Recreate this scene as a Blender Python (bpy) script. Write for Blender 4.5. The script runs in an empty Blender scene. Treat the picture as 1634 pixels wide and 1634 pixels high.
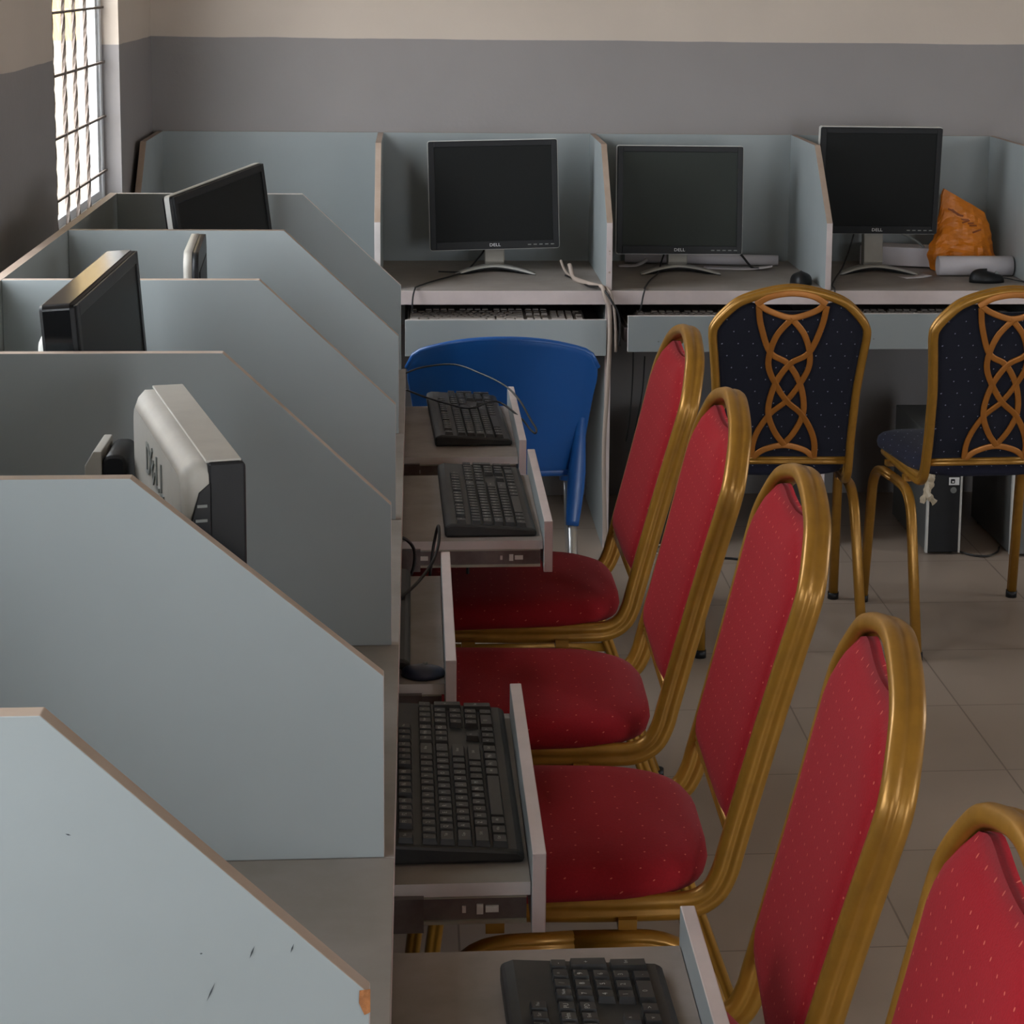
import bpy, math, random
from mathutils import Vector, Matrix, Euler, noise
random.seed(7)
R = math.radians
SC = bpy.context.scene
COL = SC.collection

# ------------------------------------------------------------------ materials
def newmat(name):
    m = bpy.data.materials.new(name); m.use_nodes = True
    nt = m.node_tree; b = nt.nodes['Principled BSDF']
    return m, nt, b

def srgb(r, g, b):
    f = lambda c: (c/255/12.92) if c/255 <= 0.04045 else ((c/255+0.055)/1.055)**2.4
    return (f(r), f(g), f(b), 1)

def mat(name, col, rough=.5, metal=0., var=.0, vscale=8., bump=0., bscale=200., spec=None, col2=None, rvar=0.):
    m, nt, b = newmat(name)
    b.inputs['Base Color'].default_value = col
    b.inputs['Roughness'].default_value = rough
    b.inputs['Metallic'].default_value = metal
    if spec is not None: b.inputs['Specular IOR Level'].default_value = spec
    tc = nt.nodes.new('ShaderNodeTexCoord')
    if var or col2 or rvar:
        n = nt.nodes.new('ShaderNodeTexNoise'); n.inputs['Scale'].default_value = vscale
        n.inputs['Detail'].default_value = 6; n.inputs['Roughness'].default_value = .6
        nt.links.new(tc.outputs['Object'], n.inputs['Vector'])
        if var or col2:
            mx = nt.nodes.new('ShaderNodeMix'); mx.data_type = 'RGBA'
            c2 = col2 if col2 else tuple(c*(1-var) for c in col[:3])+(1,)
            c1 = col if col2 else tuple(min(1, c*(1+var)) for c in col[:3])+(1,)
            mr = nt.nodes.new('ShaderNodeMapRange'); mr.inputs[1].default_value = .35; mr.inputs[2].default_value = .65
            nt.links.new(n.outputs['Fac'], mr.inputs[0])
            nt.links.new(mr.outputs[0], mx.inputs[0])
            mx.inputs[6].default_value = c1; mx.inputs[7].default_value = c2
            nt.links.new(mx.outputs[2], b.inputs['Base Color'])
        if rvar:
            m2 = nt.nodes.new('ShaderNodeMapRange'); m2.inputs[3].default_value = rough-rvar; m2.inputs[4].default_value = rough+rvar
            nt.links.new(n.outputs['Fac'], m2.inputs[0]); nt.links.new(m2.outputs[0], b.inputs['Roughness'])
    if bump:
        n2 = nt.nodes.new('ShaderNodeTexNoise'); n2.inputs['Scale'].default_value = bscale; n2.inputs['Detail'].default_value = 4
        nt.links.new(tc.outputs['Object'], n2.inputs['Vector'])
        bp = nt.nodes.new('ShaderNodeBump'); bp.inputs['Strength'].default_value = bump; bp.inputs['Distance'].default_value = .002
        nt.links.new(n2.outputs['Fac'], bp.inputs['Height']); nt.links.new(bp.outputs[0], b.inputs['Normal'])
    return m

def fabric(name, col, dot, pitch=.016, axes='XZ', dsize=.075):
    """woven cloth with small raised light dots in staggered rows"""
    m, nt, b = newmat(name)
    b.inputs['Roughness'].default_value = .9; b.inputs['Specular IOR Level'].default_value = .2
    b.inputs['Sheen Weight'].default_value = .04
    tc = nt.nodes.new('ShaderNodeTexCoord'); sp = nt.nodes.new('ShaderNodeSeparateXYZ')
    nt.links.new(tc.outputs['Object'], sp.inputs[0])
    def M(op, a, bb=None):
        n = nt.nodes.new('ShaderNodeMath'); n.operation = op
        for i, v in enumerate((a, bb)):
            if v is None: continue
            if isinstance(v, (int, float)): n.inputs[i].default_value = v
            else: nt.links.new(v, n.inputs[i])
        return n.outputs[0]
    if axes == 'XZ': U = M('ADD', sp.outputs['X'], M('MULTIPLY', sp.outputs['Y'], .8)); V = M('ADD', sp.outputs['Z'], M('MULTIPLY', sp.outputs['Y'], .3))
    else: U = M('ADD', sp.outputs['X'], M('MULTIPLY', sp.outputs['Z'], .9)); V = M('ADD', sp.outputs['Y'], sp.outputs['Z'])
    v = M('DIVIDE', V, pitch); row = M('FLOOR', v)
    off = M('MULTIPLY', M('MODULO', M('ABSOLUTE', row), 2.), .5)
    u = M('ADD', M('DIVIDE', U, pitch*1.25), off)
    fu = M('SUBTRACT', M('FRACT', u), .5); fv = M('SUBTRACT', M('FRACT', v), .5)
    d = M('SQRT', M('ADD', M('POWER', M('MULTIPLY', fu, 1.25), 2.), M('POWER', fv, 2.)))
    isd = M('LESS_THAN', d, dsize)
    n = nt.nodes.new('ShaderNodeTexNoise'); n.inputs['Scale'].default_value = 420; n.inputs['Detail'].default_value = 3
    nt.links.new(tc.outputs['Object'], n.inputs['Vector'])
    n1 = nt.nodes.new('ShaderNodeTexNoise'); n1.inputs['Scale'].default_value = 5; n1.inputs['Detail'].default_value = 3
    nt.links.new(tc.outputs['Object'], n1.inputs['Vector'])
    mxa = nt.nodes.new('ShaderNodeMix'); mxa.data_type = 'RGBA'
    mxa.inputs[6].default_value = tuple(c*.72 for c in col[:3])+(1,); mxa.inputs[7].default_value = tuple(min(1, c*1.28) for c in col[:3])+(1,)
    fac = M('ADD', M('MULTIPLY', n.outputs['Fac'], .6), M('MULTIPLY', n1.outputs['Fac'], .4))
    nt.links.new(fac, mxa.inputs[0])
    mx = nt.nodes.new('ShaderNodeMix'); mx.data_type = 'RGBA'
    nt.links.new(isd, mx.inputs[0]); nt.links.new(mxa.outputs[2], mx.inputs[6]); mx.inputs[7].default_value = dot
    nt.links.new(mx.outputs[2], b.inputs['Base Color'])
    bp = nt.nodes.new('ShaderNodeBump'); bp.inputs['Strength'].default_value = .35; bp.inputs['Distance'].default_value = .001
    nt.links.new(n.outputs['Fac'], bp.inputs['Height']); nt.links.new(bp.outputs[0], b.inputs['Normal'])
    return m

def wall_paint():
    """cream paint above a level line, warm grey paint below it"""
    m, nt, b = newmat('two_tone_wall_paint')
    b.inputs['Roughness'].default_value = .55
    g = nt.nodes.new('ShaderNodeNewGeometry'); sp = nt.nodes.new('ShaderNodeSeparateXYZ'); nt.links.new(g.outputs['Position'], sp.inputs[0])
    n = nt.nodes.new('ShaderNodeTexNoise'); n.inputs['Scale'].default_value = 3; n.inputs['Detail'].default_value = 5
    nt.links.new(g.outputs['Position'], n.inputs['Vector'])
    ad = nt.nodes.new('ShaderNodeMath'); ad.operation = 'MULTIPLY_ADD'; ad.inputs[1].default_value = .012
    nt.links.new(n.outputs['Fac'], ad.inputs[0]); nt.links.new(sp.outputs['Z'], ad.inputs[2])
    gt = nt.nodes.new('ShaderNodeMath'); gt.operation = 'GREATER_THAN'; gt.inputs[1].default_value = 1.431
    nt.links.new(ad.outputs[0], gt.inputs[0])
    mx = nt.nodes.new('ShaderNodeMix'); mx.data_type = 'RGBA'
    mx.inputs[6].default_value = srgb(136, 130, 128); mx.inputs[7].default_value = srgb(192, 178, 164)
    nt.links.new(gt.outputs[0], mx.inputs[0])
    hs = nt.nodes.new('ShaderNodeMix'); hs.data_type = 'RGBA'; hs.blend_type = 'MULTIPLY'; hs.inputs[0].default_value = .25
    nt.links.new(mx.outputs[2], hs.inputs[6]); nt.links.new(n.outputs['Color'], hs.inputs[7])
    vr = nt.nodes.new('ShaderNodeMapRange'); vr.inputs[3].default_value = .85; vr.inputs[4].default_value = 1.1
    nt.links.new(n.outputs['Fac'], vr.inputs[0])
    sc = nt.nodes.new('ShaderNodeVectorMath'); sc.operation = 'SCALE'
    nt.links.new(mx.outputs[2], sc.inputs[0]); nt.links.new(vr.outputs[0], sc.inputs['Scale'])
    nt.links.new(sc.outputs[0], b.inputs['Base Color'])
    n2 = nt.nodes.new('ShaderNodeTexNoise'); n2.inputs['Scale'].default_value = 60; nt.links.new(g.outputs['Position'], n2.inputs['Vector'])
    bp = nt.nodes.new('ShaderNodeBump'); bp.inputs['Strength'].default_value = .15; bp.inputs['Distance'].default_value = .004
    nt.links.new(n2.outputs['Fac'], bp.inputs['Height']); nt.links.new(bp.outputs[0], b.inputs['Normal'])
    return m

def floor_mat():
    m, nt, b = newmat('brown_grey_floor_tiles')
    g = nt.nodes.new('ShaderNodeNewGeometry')
    mp = nt.nodes.new('ShaderNodeMapping'); mp.inputs['Location'].default_value = (.05, .012, 0)
    nt.links.new(g.outputs['Position'], mp.inputs[0])
    br = nt.nodes.new('ShaderNodeTexBrick'); br.offset = 0; br.inputs['Scale'].default_value = 1
    br.inputs['Brick Width'].default_value = .385; br.inputs['Row Height'].default_value = .385
    br.inputs['Mortar Size'].default_value = .0022; br.inputs['Mortar Smooth'].default_value = .3
    br.inputs['Color1'].default_value = srgb(157, 141, 127); br.inputs['Color2'].default_value = srgb(150, 135, 121)
    br.inputs['Mortar'].default_value = srgb(116, 102, 90)
    nt.links.new(mp.outputs[0], br.inputs[0])
    n = nt.nodes.new('ShaderNodeTexNoise'); n.inputs['Scale'].default_value = 4; n.inputs['Detail'].default_value = 8
    nt.links.new(g.outputs['Position'], n.inputs['Vector'])
    vr = nt.nodes.new('ShaderNodeMapRange'); vr.inputs[3].default_value = .8; vr.inputs[4].default_value = 1.15
    nt.links.new(n.outputs['Fac'], vr.inputs[0])
    sc = nt.nodes.new('ShaderNodeVectorMath'); sc.operation = 'SCALE'
    nt.links.new(br.outputs[0], sc.inputs[0]); nt.links.new(vr.outputs[0], sc.inputs['Scale'])
    nt.links.new(sc.outputs[0], b.inputs['Base Color'])
    r = nt.nodes.new('ShaderNodeMapRange'); r.inputs[3].default_value = .28; r.inputs[4].default_value = .5
    nt.links.new(n.outputs['Fac'], r.inputs[0]); nt.links.new(r.outputs[0], b.inputs['Roughness'])
    return m

def neighbour_mat():
    m, nt, b = newmat('yellow_over_grey_render')
    b.inputs['Roughness'].default_value = .8
    g = nt.nodes.new('ShaderNodeNewGeometry'); sp = nt.nodes.new('ShaderNodeSeparateXYZ'); nt.links.new(g.outputs['Position'], sp.inputs[0])
    gt = nt.nodes.new('ShaderNodeMath'); gt.operation = 'GREATER_THAN'; gt.inputs[1].default_value = 1.27
    nt.links.new(sp.outputs['Z'], gt.inputs[0])
    mx = nt.nodes.new('ShaderNodeMix'); mx.data_type = 'RGBA'
    mx.inputs[6].default_value = srgb(150, 142, 130); mx.inputs[7].default_value = srgb(186, 158, 104)
    nt.links.new(gt.outputs[0], mx.inputs[0]); nt.links.new(mx.outputs[2], b.inputs['Base Color'])
    return m

def glass_mat():
    m, nt, b = newmat('window_glass')
    b.inputs['Roughness'].default_value = .02
    b.inputs['Transmission Weight'].default_value = 1; b.inputs['IOR'].default_value = 1.45
    out = nt.nodes['Material Output']
    tr = nt.nodes.new('ShaderNodeBsdfTransparent'); gl = nt.nodes.new('ShaderNodeBsdfGlossy'); gl.inputs['Roughness'].default_value = .03
    mx = nt.nodes.new('ShaderNodeMixShader'); fr = nt.nodes.new('ShaderNodeFresnel'); fr.inputs[0].default_value = 1.3
    gm = nt.nodes.new('ShaderNodeNewGeometry'); inv = nt.nodes.new('ShaderNodeMath'); inv.operation = 'SUBTRACT'; inv.inputs[0].default_value = 1
    nt.links.new(gm.outputs['Backfacing'], inv.inputs[1]); ml = nt.nodes.new('ShaderNodeMath'); ml.operation = 'MULTIPLY'
    nt.links.new(fr.outputs[0], ml.inputs[0]); nt.links.new(inv.outputs[0], ml.inputs[1])   # one reflecting surface per pane
    nt.links.new(ml.outputs[0], mx.inputs[0]); nt.links.new(tr.outputs[0], mx.inputs[1]); nt.links.new(gl.outputs[0], mx.inputs[2])
    nt.links.new(mx.outputs[0], out.inputs['Surface'])
    return m

M = {}
M['wall'] = wall_paint(); M['floor'] = floor_mat(); M['neighbour'] = neighbour_mat(); M['glass'] = glass_mat()
M['ceiling'] = mat('ceiling_paint', srgb(205, 200, 190), .7, var=.04)
M['laminate'] = mat('grey_laminate_board', srgb(145, 151, 151), .42, var=.035, vscale=3, spec=.35, rvar=.06)
M['desktop'] = mat('dusty_desktop_laminate', srgb(146, 138, 132), .5, col2=srgb(128, 121, 113), vscale=5, rvar=.1)
M['edge'] = mat('beige_edge_banding', srgb(190, 176, 172), .5, var=.06, vscale=14)
M['topedge'] = mat('brown_edge_banding', srgb(164, 146, 132), .5, col2=srgb(150, 130, 114), vscale=9)
M['lipwhite'] = mat('pale_edge_banding', srgb(196, 188, 184), .45, var=.05, vscale=20)
M['chip'] = mat('bare_chipboard', srgb(150, 96, 54), .9, var=.3, vscale=120, bump=.6, bscale=400)
M['traybrown'] = mat('dusty_tray_laminate', srgb(140, 128, 122), .5, col2=srgb(122, 112, 104), vscale=9, rvar=.08)
M['slide'] = mat('drawer_runner_steel', srgb(122, 112, 108), .42, .45, col2=srgb(92, 80, 76), vscale=18)
M['sliderim'] = mat('runner_zinc_lip', srgb(176, 174, 158), .35, .6, var=.1, vscale=30)
M['hole'] = mat('runner_slot_light', srgb(206, 204, 198), .5)
M['gold'] = mat('gold_painted_tube', srgb(152, 108, 38), .34, .4, var=.08, vscale=40, bump=.05, bscale=120, rvar=.08)
M['goldrim'] = mat('worn_gold_rim', srgb(198, 160, 104), .28, .7, var=.15, vscale=60)
M['red_back'] = fabric('red_dotted_cloth_back', srgb(140, 18, 28), srgb(192, 92, 76), .021, 'XZ', .06)
M['red_seat'] = fabric('red_dotted_cloth_seat', srgb(134, 18, 26), srgb(192, 92, 76), .031, 'XY', .045)
M['navy_back'] = fabric('navy_dotted_cloth_back', srgb(27, 28, 38), srgb(130, 132, 150), .030, 'XZ', .05)
M['navy_seat'] = fabric('navy_dotted_cloth_seat', srgb(29, 30, 44), srgb(130, 132, 150), .032, 'XY', .05)
M['lattice'] = mat('bronze_gold_lattice', srgb(158, 98, 36), .38, .4, var=.08, vscale=30)
M['blue'] = mat('blue_moulded_plastic', srgb(26, 82, 150), .3, var=.05, vscale=4, rvar=.05)
M['chrome'] = mat('grey_metal_leg', srgb(190, 190, 188), .3, .8)
M['black'] = mat('black_plastic', srgb(24, 24, 25), .42, spec=.25, var=.15, vscale=20)
M['blackgloss'] = mat('glossy_black_plastic', srgb(22, 23, 26), .18)
M['key'] = mat('black_key_plastic', srgb(38, 38, 38), .45, var=.2, vscale=60)
M['dustkey'] = mat('dusty_black_keyboard', srgb(30, 31, 32), .5, col2=srgb(44, 43, 41), vscale=30)
M['legend'] = mat('key_legend_print', srgb(170, 172, 168), .6)
M['screen'] = mat('dark_screen', srgb(24, 25, 24), .45, spec=.12)
M['screen_dusty'] = mat('dusty_dark_screen', srgb(50, 54, 50), .5, var=.05, vscale=3, spec=.15)
M['silver'] = mat('silver_plastic', srgb(190, 188, 182), .4, .1, var=.04, vscale=15)
M['dullsilver'] = mat('dusty_silver_plastic', srgb(158, 153, 144), .6, .0, var=.06, vscale=15)
M['greyplastic'] = mat('grey_plastic', srgb(120, 122, 118), .45, .1)
M['monback'] = mat('dark_grey_monitor_shell', srgb(70, 70, 70), .4, var=.1, vscale=6)
M['white'] = mat('white_print', srgb(225, 225, 225), .6)
M['paper'] = mat('white_paper', srgb(206, 200, 204), .75, var=.03, vscale=10)
M['orange'] = mat('orange_plastic_bag', srgb(214, 122, 26), .42, var=.1, vscale=18, bump=.4, bscale=40)
M['orangeprint'] = mat('faded_brown_print', srgb(140, 72, 24), .6)
M['cable'] = mat('black_cable', srgb(22, 20, 20), .5)
M['cablebeige'] = mat('beige_cable', srgb(166, 150, 138), .55)
M['winframe'] = mat('white_window_metal', srgb(214, 216, 218), .4, .1, var=.05, vscale=12)
M['bar'] = mat('dark_iron_bar', srgb(104, 92, 84), .7, .0, var=.2, vscale=60)
M['dust'] = mat('pale_plastic_film', srgb(180, 165, 140), .35, var=.2, vscale=40)
M['beigekeys'] = mat('beige_keyboard_plastic', srgb(176, 166, 158), .5)
M['towergrey'] = mat('grey_steel_case', srgb(92, 92, 90), .45, .3, var=.06)
M['mouseblue'] = mat('dark_blue_plastic', srgb(46, 52, 72), .35)
M['scratch'] = mat('dark_scratch', srgb(52, 56, 60), .7)

# ------------------------------------------------------------------ mesh helpers
class MB:
    def __init__(s): s.v = []; s.f = []; s.m = []; s.sm = []
    def add(s, verts, faces, mi=0, smooth=False, mx=None):
        b = len(s.v)
        s.v += [(mx @ Vector(p)) if mx else Vector(p) for p in verts]
        for f in faces: s.f.append([b+i for i in f]); s.m.append(mi); s.sm.append(smooth)
        return s
    def box(s, a, b, mi=0, mx=None):
        x0, y0, z0 = [min(a[i], b[i]) for i in range(3)]; x1, y1, z1 = [max(a[i], b[i]) for i in range(3)]
        v = [(x0,y0,z0),(x1,y0,z0),(x1,y1,z0),(x0,y1,z0),(x0,y0,z1),(x1,y0,z1),(x1,y1,z1),(x0,y1,z1)]
        fs = [(0,3,2,1),(4,5,6,7),(0,1,5,4),(1,2,6,5),(2,3,7,6),(3,0,4,7)]
        if isinstance(mi, dict):      # {'top':i,...,'d':default}; order -z +z -y +x +y -x
            for k, f in zip(('-z','+z','-y','+x','+y','-x'), fs): s.add(v, [f], mi.get(k, mi['d']), mx=mx)
        else: s.add(v, fs, mi, mx=mx)
        return s
    def prism(s, poly, t0, t1, axis='x', mi=0, medge=None, mx=None, smooth=False):
        """extrude a 2-D outline along an axis; medge: material per side edge (list or int)"""
        def P(a, b, t): return {'x': (t, a, b), 'y': (a, t, b), 'z': (a, b, t)}[axis]
        n = len(poly)
        v = [P(a, b, t0) for a, b in poly] + [P(a, b, t1) for a, b in poly]
        area = sum(poly[i][0]*poly[(i+1) % n][1]-poly[(i+1) % n][0]*poly[i][1] for i in range(n))
        flip = (area > 0) ^ (axis == 'y') ^ (t1 < t0)
        c0 = list(range(n)); c1 = list(range(n, 2*n))
        s.add(v, [c0[::-1] if flip else c0, c1 if flip else c1[::-1]], mi, mx=mx)
        for i in range(n):
            j = (i+1) % n
            f = (i, j, n+j, n+i) if flip else (j, i, n+i, n+j)
            s.add(v, [f], (medge[i] if isinstance(medge, (list, tuple)) else medge) if medge is not None else mi, smooth, mx=mx)
        return s
    def cyl(s, p0, p1, r0, r1=None, n=16, mi=0, caps=True, mx=None, smooth=True):
        r1 = r0 if r1 is None else r1
        p0 = Vector(p0); p1 = Vector(p1); d = (p1-p0).normalized()
        a = d.orthogonal().normalized(); b = d.cross(a)
        v = []
        for p, r in ((p0, r0), (p1, r1)):
            v += [p+a*r*math.cos(2*math.pi*i/n)+b*r*math.sin(2*math.pi*i/n) for i in range(n)]
        s.add(v, [(i, (i+1) % n, n+(i+1) % n, n+i) for i in range(n)], mi, smooth, mx)
        if caps: s.add(v, [tuple(range(n))[::-1], tuple(range(n, 2*n))], mi, False, mx)
        return s
    def sweep(s, pts, sec, x0=None, mi=0, caps=True, closed=False, scale=None, mis=None):
        """parallel-transport sweep of a 2-D section (list of (a,b)) along pts; x0 = initial direction for a"""
        pts = [Vector(p) for p in pts]; n = len(pts); k = len(sec)
        T = []
        for i in range(n):
            a = pts[i-1] if (i > 0 or closed) else pts[0]
            b = pts[(i+1) % n] if (i < n-1 or closed) else pts[-1]
            T.append((b-a).normalized())
        A = Vector(x0) if x0 else T[0].orthogonal()
        A = (A-T[0]*A.dot(T[0])).normalized()
        v = []
        for i in range(n):
            if i:
                q = T[i-1].rotation_difference(T[i]); A = q @ A
                A = (A-T[i]*A.dot(T[i])).normalized()
            B = T[i].cross(A); sc = scale[i] if scale else 1
            v += [pts[i]+A*(a*sc)+B*(b*sc) for a, b in sec]
        rng = n if closed else n-1
        for i in range(rng):
            j = (i+1) % n
            for q in range(k):
                w = (q+1) % k
                s.add([v[i*k+q], v[i*k+w], v[j*k+w], v[j*k+q]], [(0, 1, 2, 3)], mis[q] if mis else mi, True)
        if caps and not closed: s.add(v[:k], [tuple(range(k))[::-1]], mi); s.add(v[-k:], [tuple(range(k))], mi)
        return s
    def tube(s, pts, r, n=8, mi=0): return s.sweep(pts, [(r*math.cos(2*math.pi*i/n), r*math.sin(2*math.pi*i/n)) for i in range(n)], mi=mi)
    def build(s, name, mats, parent=None, bevel=0, seg=2, weld=True, loc=None):
        me = bpy.data.meshes.new(name)
        me.from_pydata([tuple(p) for p in s.v], [], s.f)
        if not isinstance(mats, (list, tuple)): mats = [mats]
        for m in mats: me.materials.append(M[m] if isinstance(m, str) else m)
        for i, p in enumerate(me.polygons): p.material_index = s.m[i]; p.use_smooth = s.sm[i]
        if weld:
            import bmesh
            bm = bmesh.new(); bm.from_mesh(me); bmesh.ops.remove_doubles(bm, verts=bm.verts, dist=1e-5); bm.to_mesh(me); bm.free()
        me.update()
        o = bpy.data.objects.new(name, me); COL.objects.link(o)
        if parent: o.parent = parent
        if loc: o.location = loc
        if bevel:
            b = o.modifiers.new('bevel', 'BEVEL'); b.width = bevel; b.segments = seg; b.limit_method = 'ANGLE'; b.angle_limit = R(40)
            b.harden_normals = False
        return o

def smooth_path(pts, per=6, closed=False):
    """Catmull-Rom through the points"""
    P = [Vector(p) for p in pts]; n = len(P); out = []
    for i in range(n if closed else n-1):
        p0 = P[(i-1) % n] if (closed or i) else P[0]*2-P[1]
        p1 = P[i]; p2 = P[(i+1) % n]; p3 = P[(i+2) % n] if (closed or i+2 < n) else P[-1]*2-P[-2]
        for k in range(per):
            t = k/per
            out.append(.5*((2*p1)+(p2-p0)*t+(2*p0-5*p1+4*p2-p3)*t*t+(3*p1-p0-3*p2+p3)*t*t*t))
    if not closed: out.append(P[-1])
    return out

def round_path(pts, rad, seg=6):
    """polyline with circular-ish fillets"""
    P = [Vector(p) for p in pts]; out = [P[0]]
    for i in range(1, len(P)-1):
        a, b, c = P[i-1], P[i], P[i+1]
        r = rad[i] if isinstance(rad, (list, tuple)) else rad
        d1 = (a-b); d2 = (c-b); r = min(r, d1.length*.49, d2.length*.49)
        s0 = b+d1.normalized()*r; s1 = b+d2.normalized()*r
        for k in range(seg+1):
            t = k/seg; out.append(s0*(1-t)**2+b*2*t*(1-t)+s1*t*t)
    out.append(P[-1]); return out

def tag(o, label=None, cat=None, group=None, kind=None):
    if label: o['label'] = label
    if cat: o['category'] = cat
    if group: o['group'] = group
    if kind: o['kind'] = kind
    return o
def thing(name, label, cat, loc=(0,0,0), rotz=0, group=None, rot=None):
    o = bpy.data.objects.new(name, None); COL.objects.link(o); o.empty_display_size = .05
    o.location = loc; o.rotation_euler = rot if rot else (0, 0, rotz)
    return tag(o, label, cat, group)
def kids(o): return [c for c in bpy.data.objects if c.parent == o]
def copy_tree(o, parent=None):
    c = o.copy(); COL.objects.link(c)
    if parent: c.parent = parent
    for ch in kids(o): copy_tree(ch, c)
    return c

def text_mesh(body, size, depth=.0004, align='CENTER'):
    cu = bpy.data.curves.new('glyphs', 'FONT'); cu.body = body; cu.size = size; cu.extrude = depth; cu.align_x = align; cu.align_y = 'CENTER'
    cu.resolution_u = 2
    o = bpy.data.objects.new('glyphs', cu); COL.objects.link(o)
    me = bpy.data.meshes.new_from_object(o.evaluated_get(bpy.context.evaluated_depsgraph_get()))
    vs = [v.co.copy() for v in me.vertices]; fs = [tuple(p.vertices) for p in me.polygons]
    bpy.data.objects.remove(o); bpy.data.curves.remove(cu); bpy.data.meshes.remove(me)
    return vs, fs

# ------------------------------------------------------------------ the room
XL, XR, YB, YF, ZC = -.143, 5.6, 0., -9.2, 2.95
WT = .10
def left_wall(x, t, openings, name):
    """wall in the y-z plane with rectangular openings (y0,y1,z0,z1)"""
    mb = MB(); ops = sorted(openings); y = YF
    for (a, b, c, d) in ops:
        mb.box((x, y, 0), (x+t, a, ZC)); mb.box((x, a, 0), (x+t, b, c)); mb.box((x, a, d), (x+t, b, ZC)); y = b
    mb.box((x, y, 0), (x+t, YB+(.1 if t < 0 else .1), ZC))
    return tag(mb.build(name, 'wall', weld=False), kind='structure')
WL = [(-1.70, -.68, .98, 2.25), (-3.76, -2.74, .98, 2.25), (-5.82, -4.80, .98, 1.95), (-7.88, -6.86, .98, 2.25)]
left_wall(XL, -WT, WL, 'wall_left')
WR = [(-3.0, -1.9, 1.1, 2.2), (-7.5, -5.9, 1.0, 2.2)]
left_wall(XR, WT, WR, 'wall_right')
mb = MB(); mb.box((XL-WT, 0, 0), (XR+WT, .12, ZC)); tag(mb.build('wall_back', 'wall'), kind='structure')
mb = MB()      # wall behind the camera, with an open doorway
mb.box((XL-WT, YF, 0), (2.4, YF-.12, ZC)); mb.box((3.6, YF, 0), (XR+WT, YF-.12, ZC)); mb.box((2.4, YF, 2.15), (3.6, YF-.12, ZC))
tag(mb.build('wall_front', 'wall', weld=False), kind='structure')
mb = MB(); mb.box((XL-WT, YF-.12, -.1), (XR+WT, .12, 0)); tag(mb.build('floor', 'floor'), kind='structure')
mb = MB(); mb.box((XL-WT, YF-.12, ZC), (XR+WT, .12, ZC+.1)); tag(mb.build('ceiling', 'ceiling'), kind='structure')

def window(n, x, s, op, bars):
    y0, y1, z0, z1 = op
    root = thing('window_%d' % n, None, None); root['kind'] = 'structure'
    xi, xo = x+s*.045, x+s*.09
    f = MB(); w = .035
    f.box((xi, y0, z0), (xo, y0+w, z1)); f.box((xi, y1-w, z0), (xo, y1, z1))
    f.box((xi, y0+w, z0), (xo, y1-w, z0+w)); f.box((xi, y0+w, z1-w), (xo, y1-w, z1))
    f.build('window_frame', 'winframe', root, .003, weld=False)
    ym = y0+.12 if n == 1 else (y0+y1)/2
    for k, (a, b, xx) in enumerate(((y0+w, ym+.02, x+s*.075), (ym-.02, y1-w, x+s*.06))):
        g = MB(); sw = .022
        g.box((xx-.008, a, z0+w), (xx+.008, a+sw, z1-w)); g.box((xx-.008, b-sw, z0+w), (xx+.008, b, z1-w))
        g.box((xx-.008, a+sw, z0+w), (xx+.008, b-sw, z0+w+sw)); g.box((xx-.008, a+sw, z1-w-sw), (xx+.008, b-sw, z1-w))
        so = g.build('window_sash', 'winframe', root, .002, weld=False)
        p = MB(); p.box((xx-.002, a+sw, z0+w+sw), (xx+.002, b-sw, z1-w-sw)); p.build('window_pane', 'glass', so)
    if bars:
        gb = MB(); xb = x+s*.038
        for yy in bars:      # twisted square bars
            sec = [(.0042, .0042), (-.0042, .0042), (-.0042, -.0042), (.0042, -.0042)]
            N = 60; v = []
            for i in range(N+1):
                z = z0+(z1-z0)*i/N; a = i*.55
                v.append([(xb+p*math.cos(a)-q*math.sin(a), yy+p*math.sin(a)+q*math.cos(a), z) for p, q in sec])
            for i in range(N):
                for q in range(4): gb.add([v[i][q], v[i][(q+1) % 4], v[i+1][(q+1) % 4], v[i+1][q]], [(0, 1, 2, 3)], 0)
        zz = 1.09
        while zz < z1-.03:
            gb.box((xb-.0025, y0, zz-.003), (xb+.0025, y1-.012, zz+.003)); zz += .1445
        gb.build('window_bars', 'bar', root, weld=False)
window(1, XL, -1, WL[0], (-1.497, -1.33, -1.176, -1.003))
for q, op in enumerate(WL[1:]): window(2+q, XL, -1, op, [op[0]+.125+.165*i for i in range(5)])
window(5, XR, 1, WR[0], (-2.8, -2.6, -2.4, -2.2)); window(6, XR, 1, WR[1], (-7.2, -6.9, -6.6, -6.3))

# outside: neighbouring house and the ground
mb = MB(); mb.box((-6, 4.0, -.3), (-.35, 9, 5.2)); mb.box((-6.1, 3.8, 5.2), (-.25, 9, 5.35))
o = mb.build('neighbouring_house', 'neighbour', weld=False); tag(o, kind='structure')
mb = MB(); mb.box((-14, -16, -.4), (14, 14, -.3)); o = mb.build('ground_outside', mat('pale_sandy_ground', srgb(170, 155, 132), .9, var=.1)); tag(o, kind='structure')

# ------------------------------------------------------------------ carrel desks
H, HB, HD, A, B, TH = 1.143, .940, .75, .40, .615, .017
def profile(sgn=1, a=A, b=B, off=0.016):
    """side outline of a divider: depth d away from the back board, height z"""
    return [(0, HD), (b, HD), (b, HB), (a, H), (0, H)]

def divider(mb, y, a=A, b=B, hb=HB):
    """divider across x at given y (thickness towards +y); faces material 0, edges 1 (front) 2 (top)"""
    poly = [(.0, HD), (b, HD), (b, hb), (a, H), (.0, H)]
    mb.prism(poly, y, y+TH, 'y', 0, [0, 1, 2, 2, 0])

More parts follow.
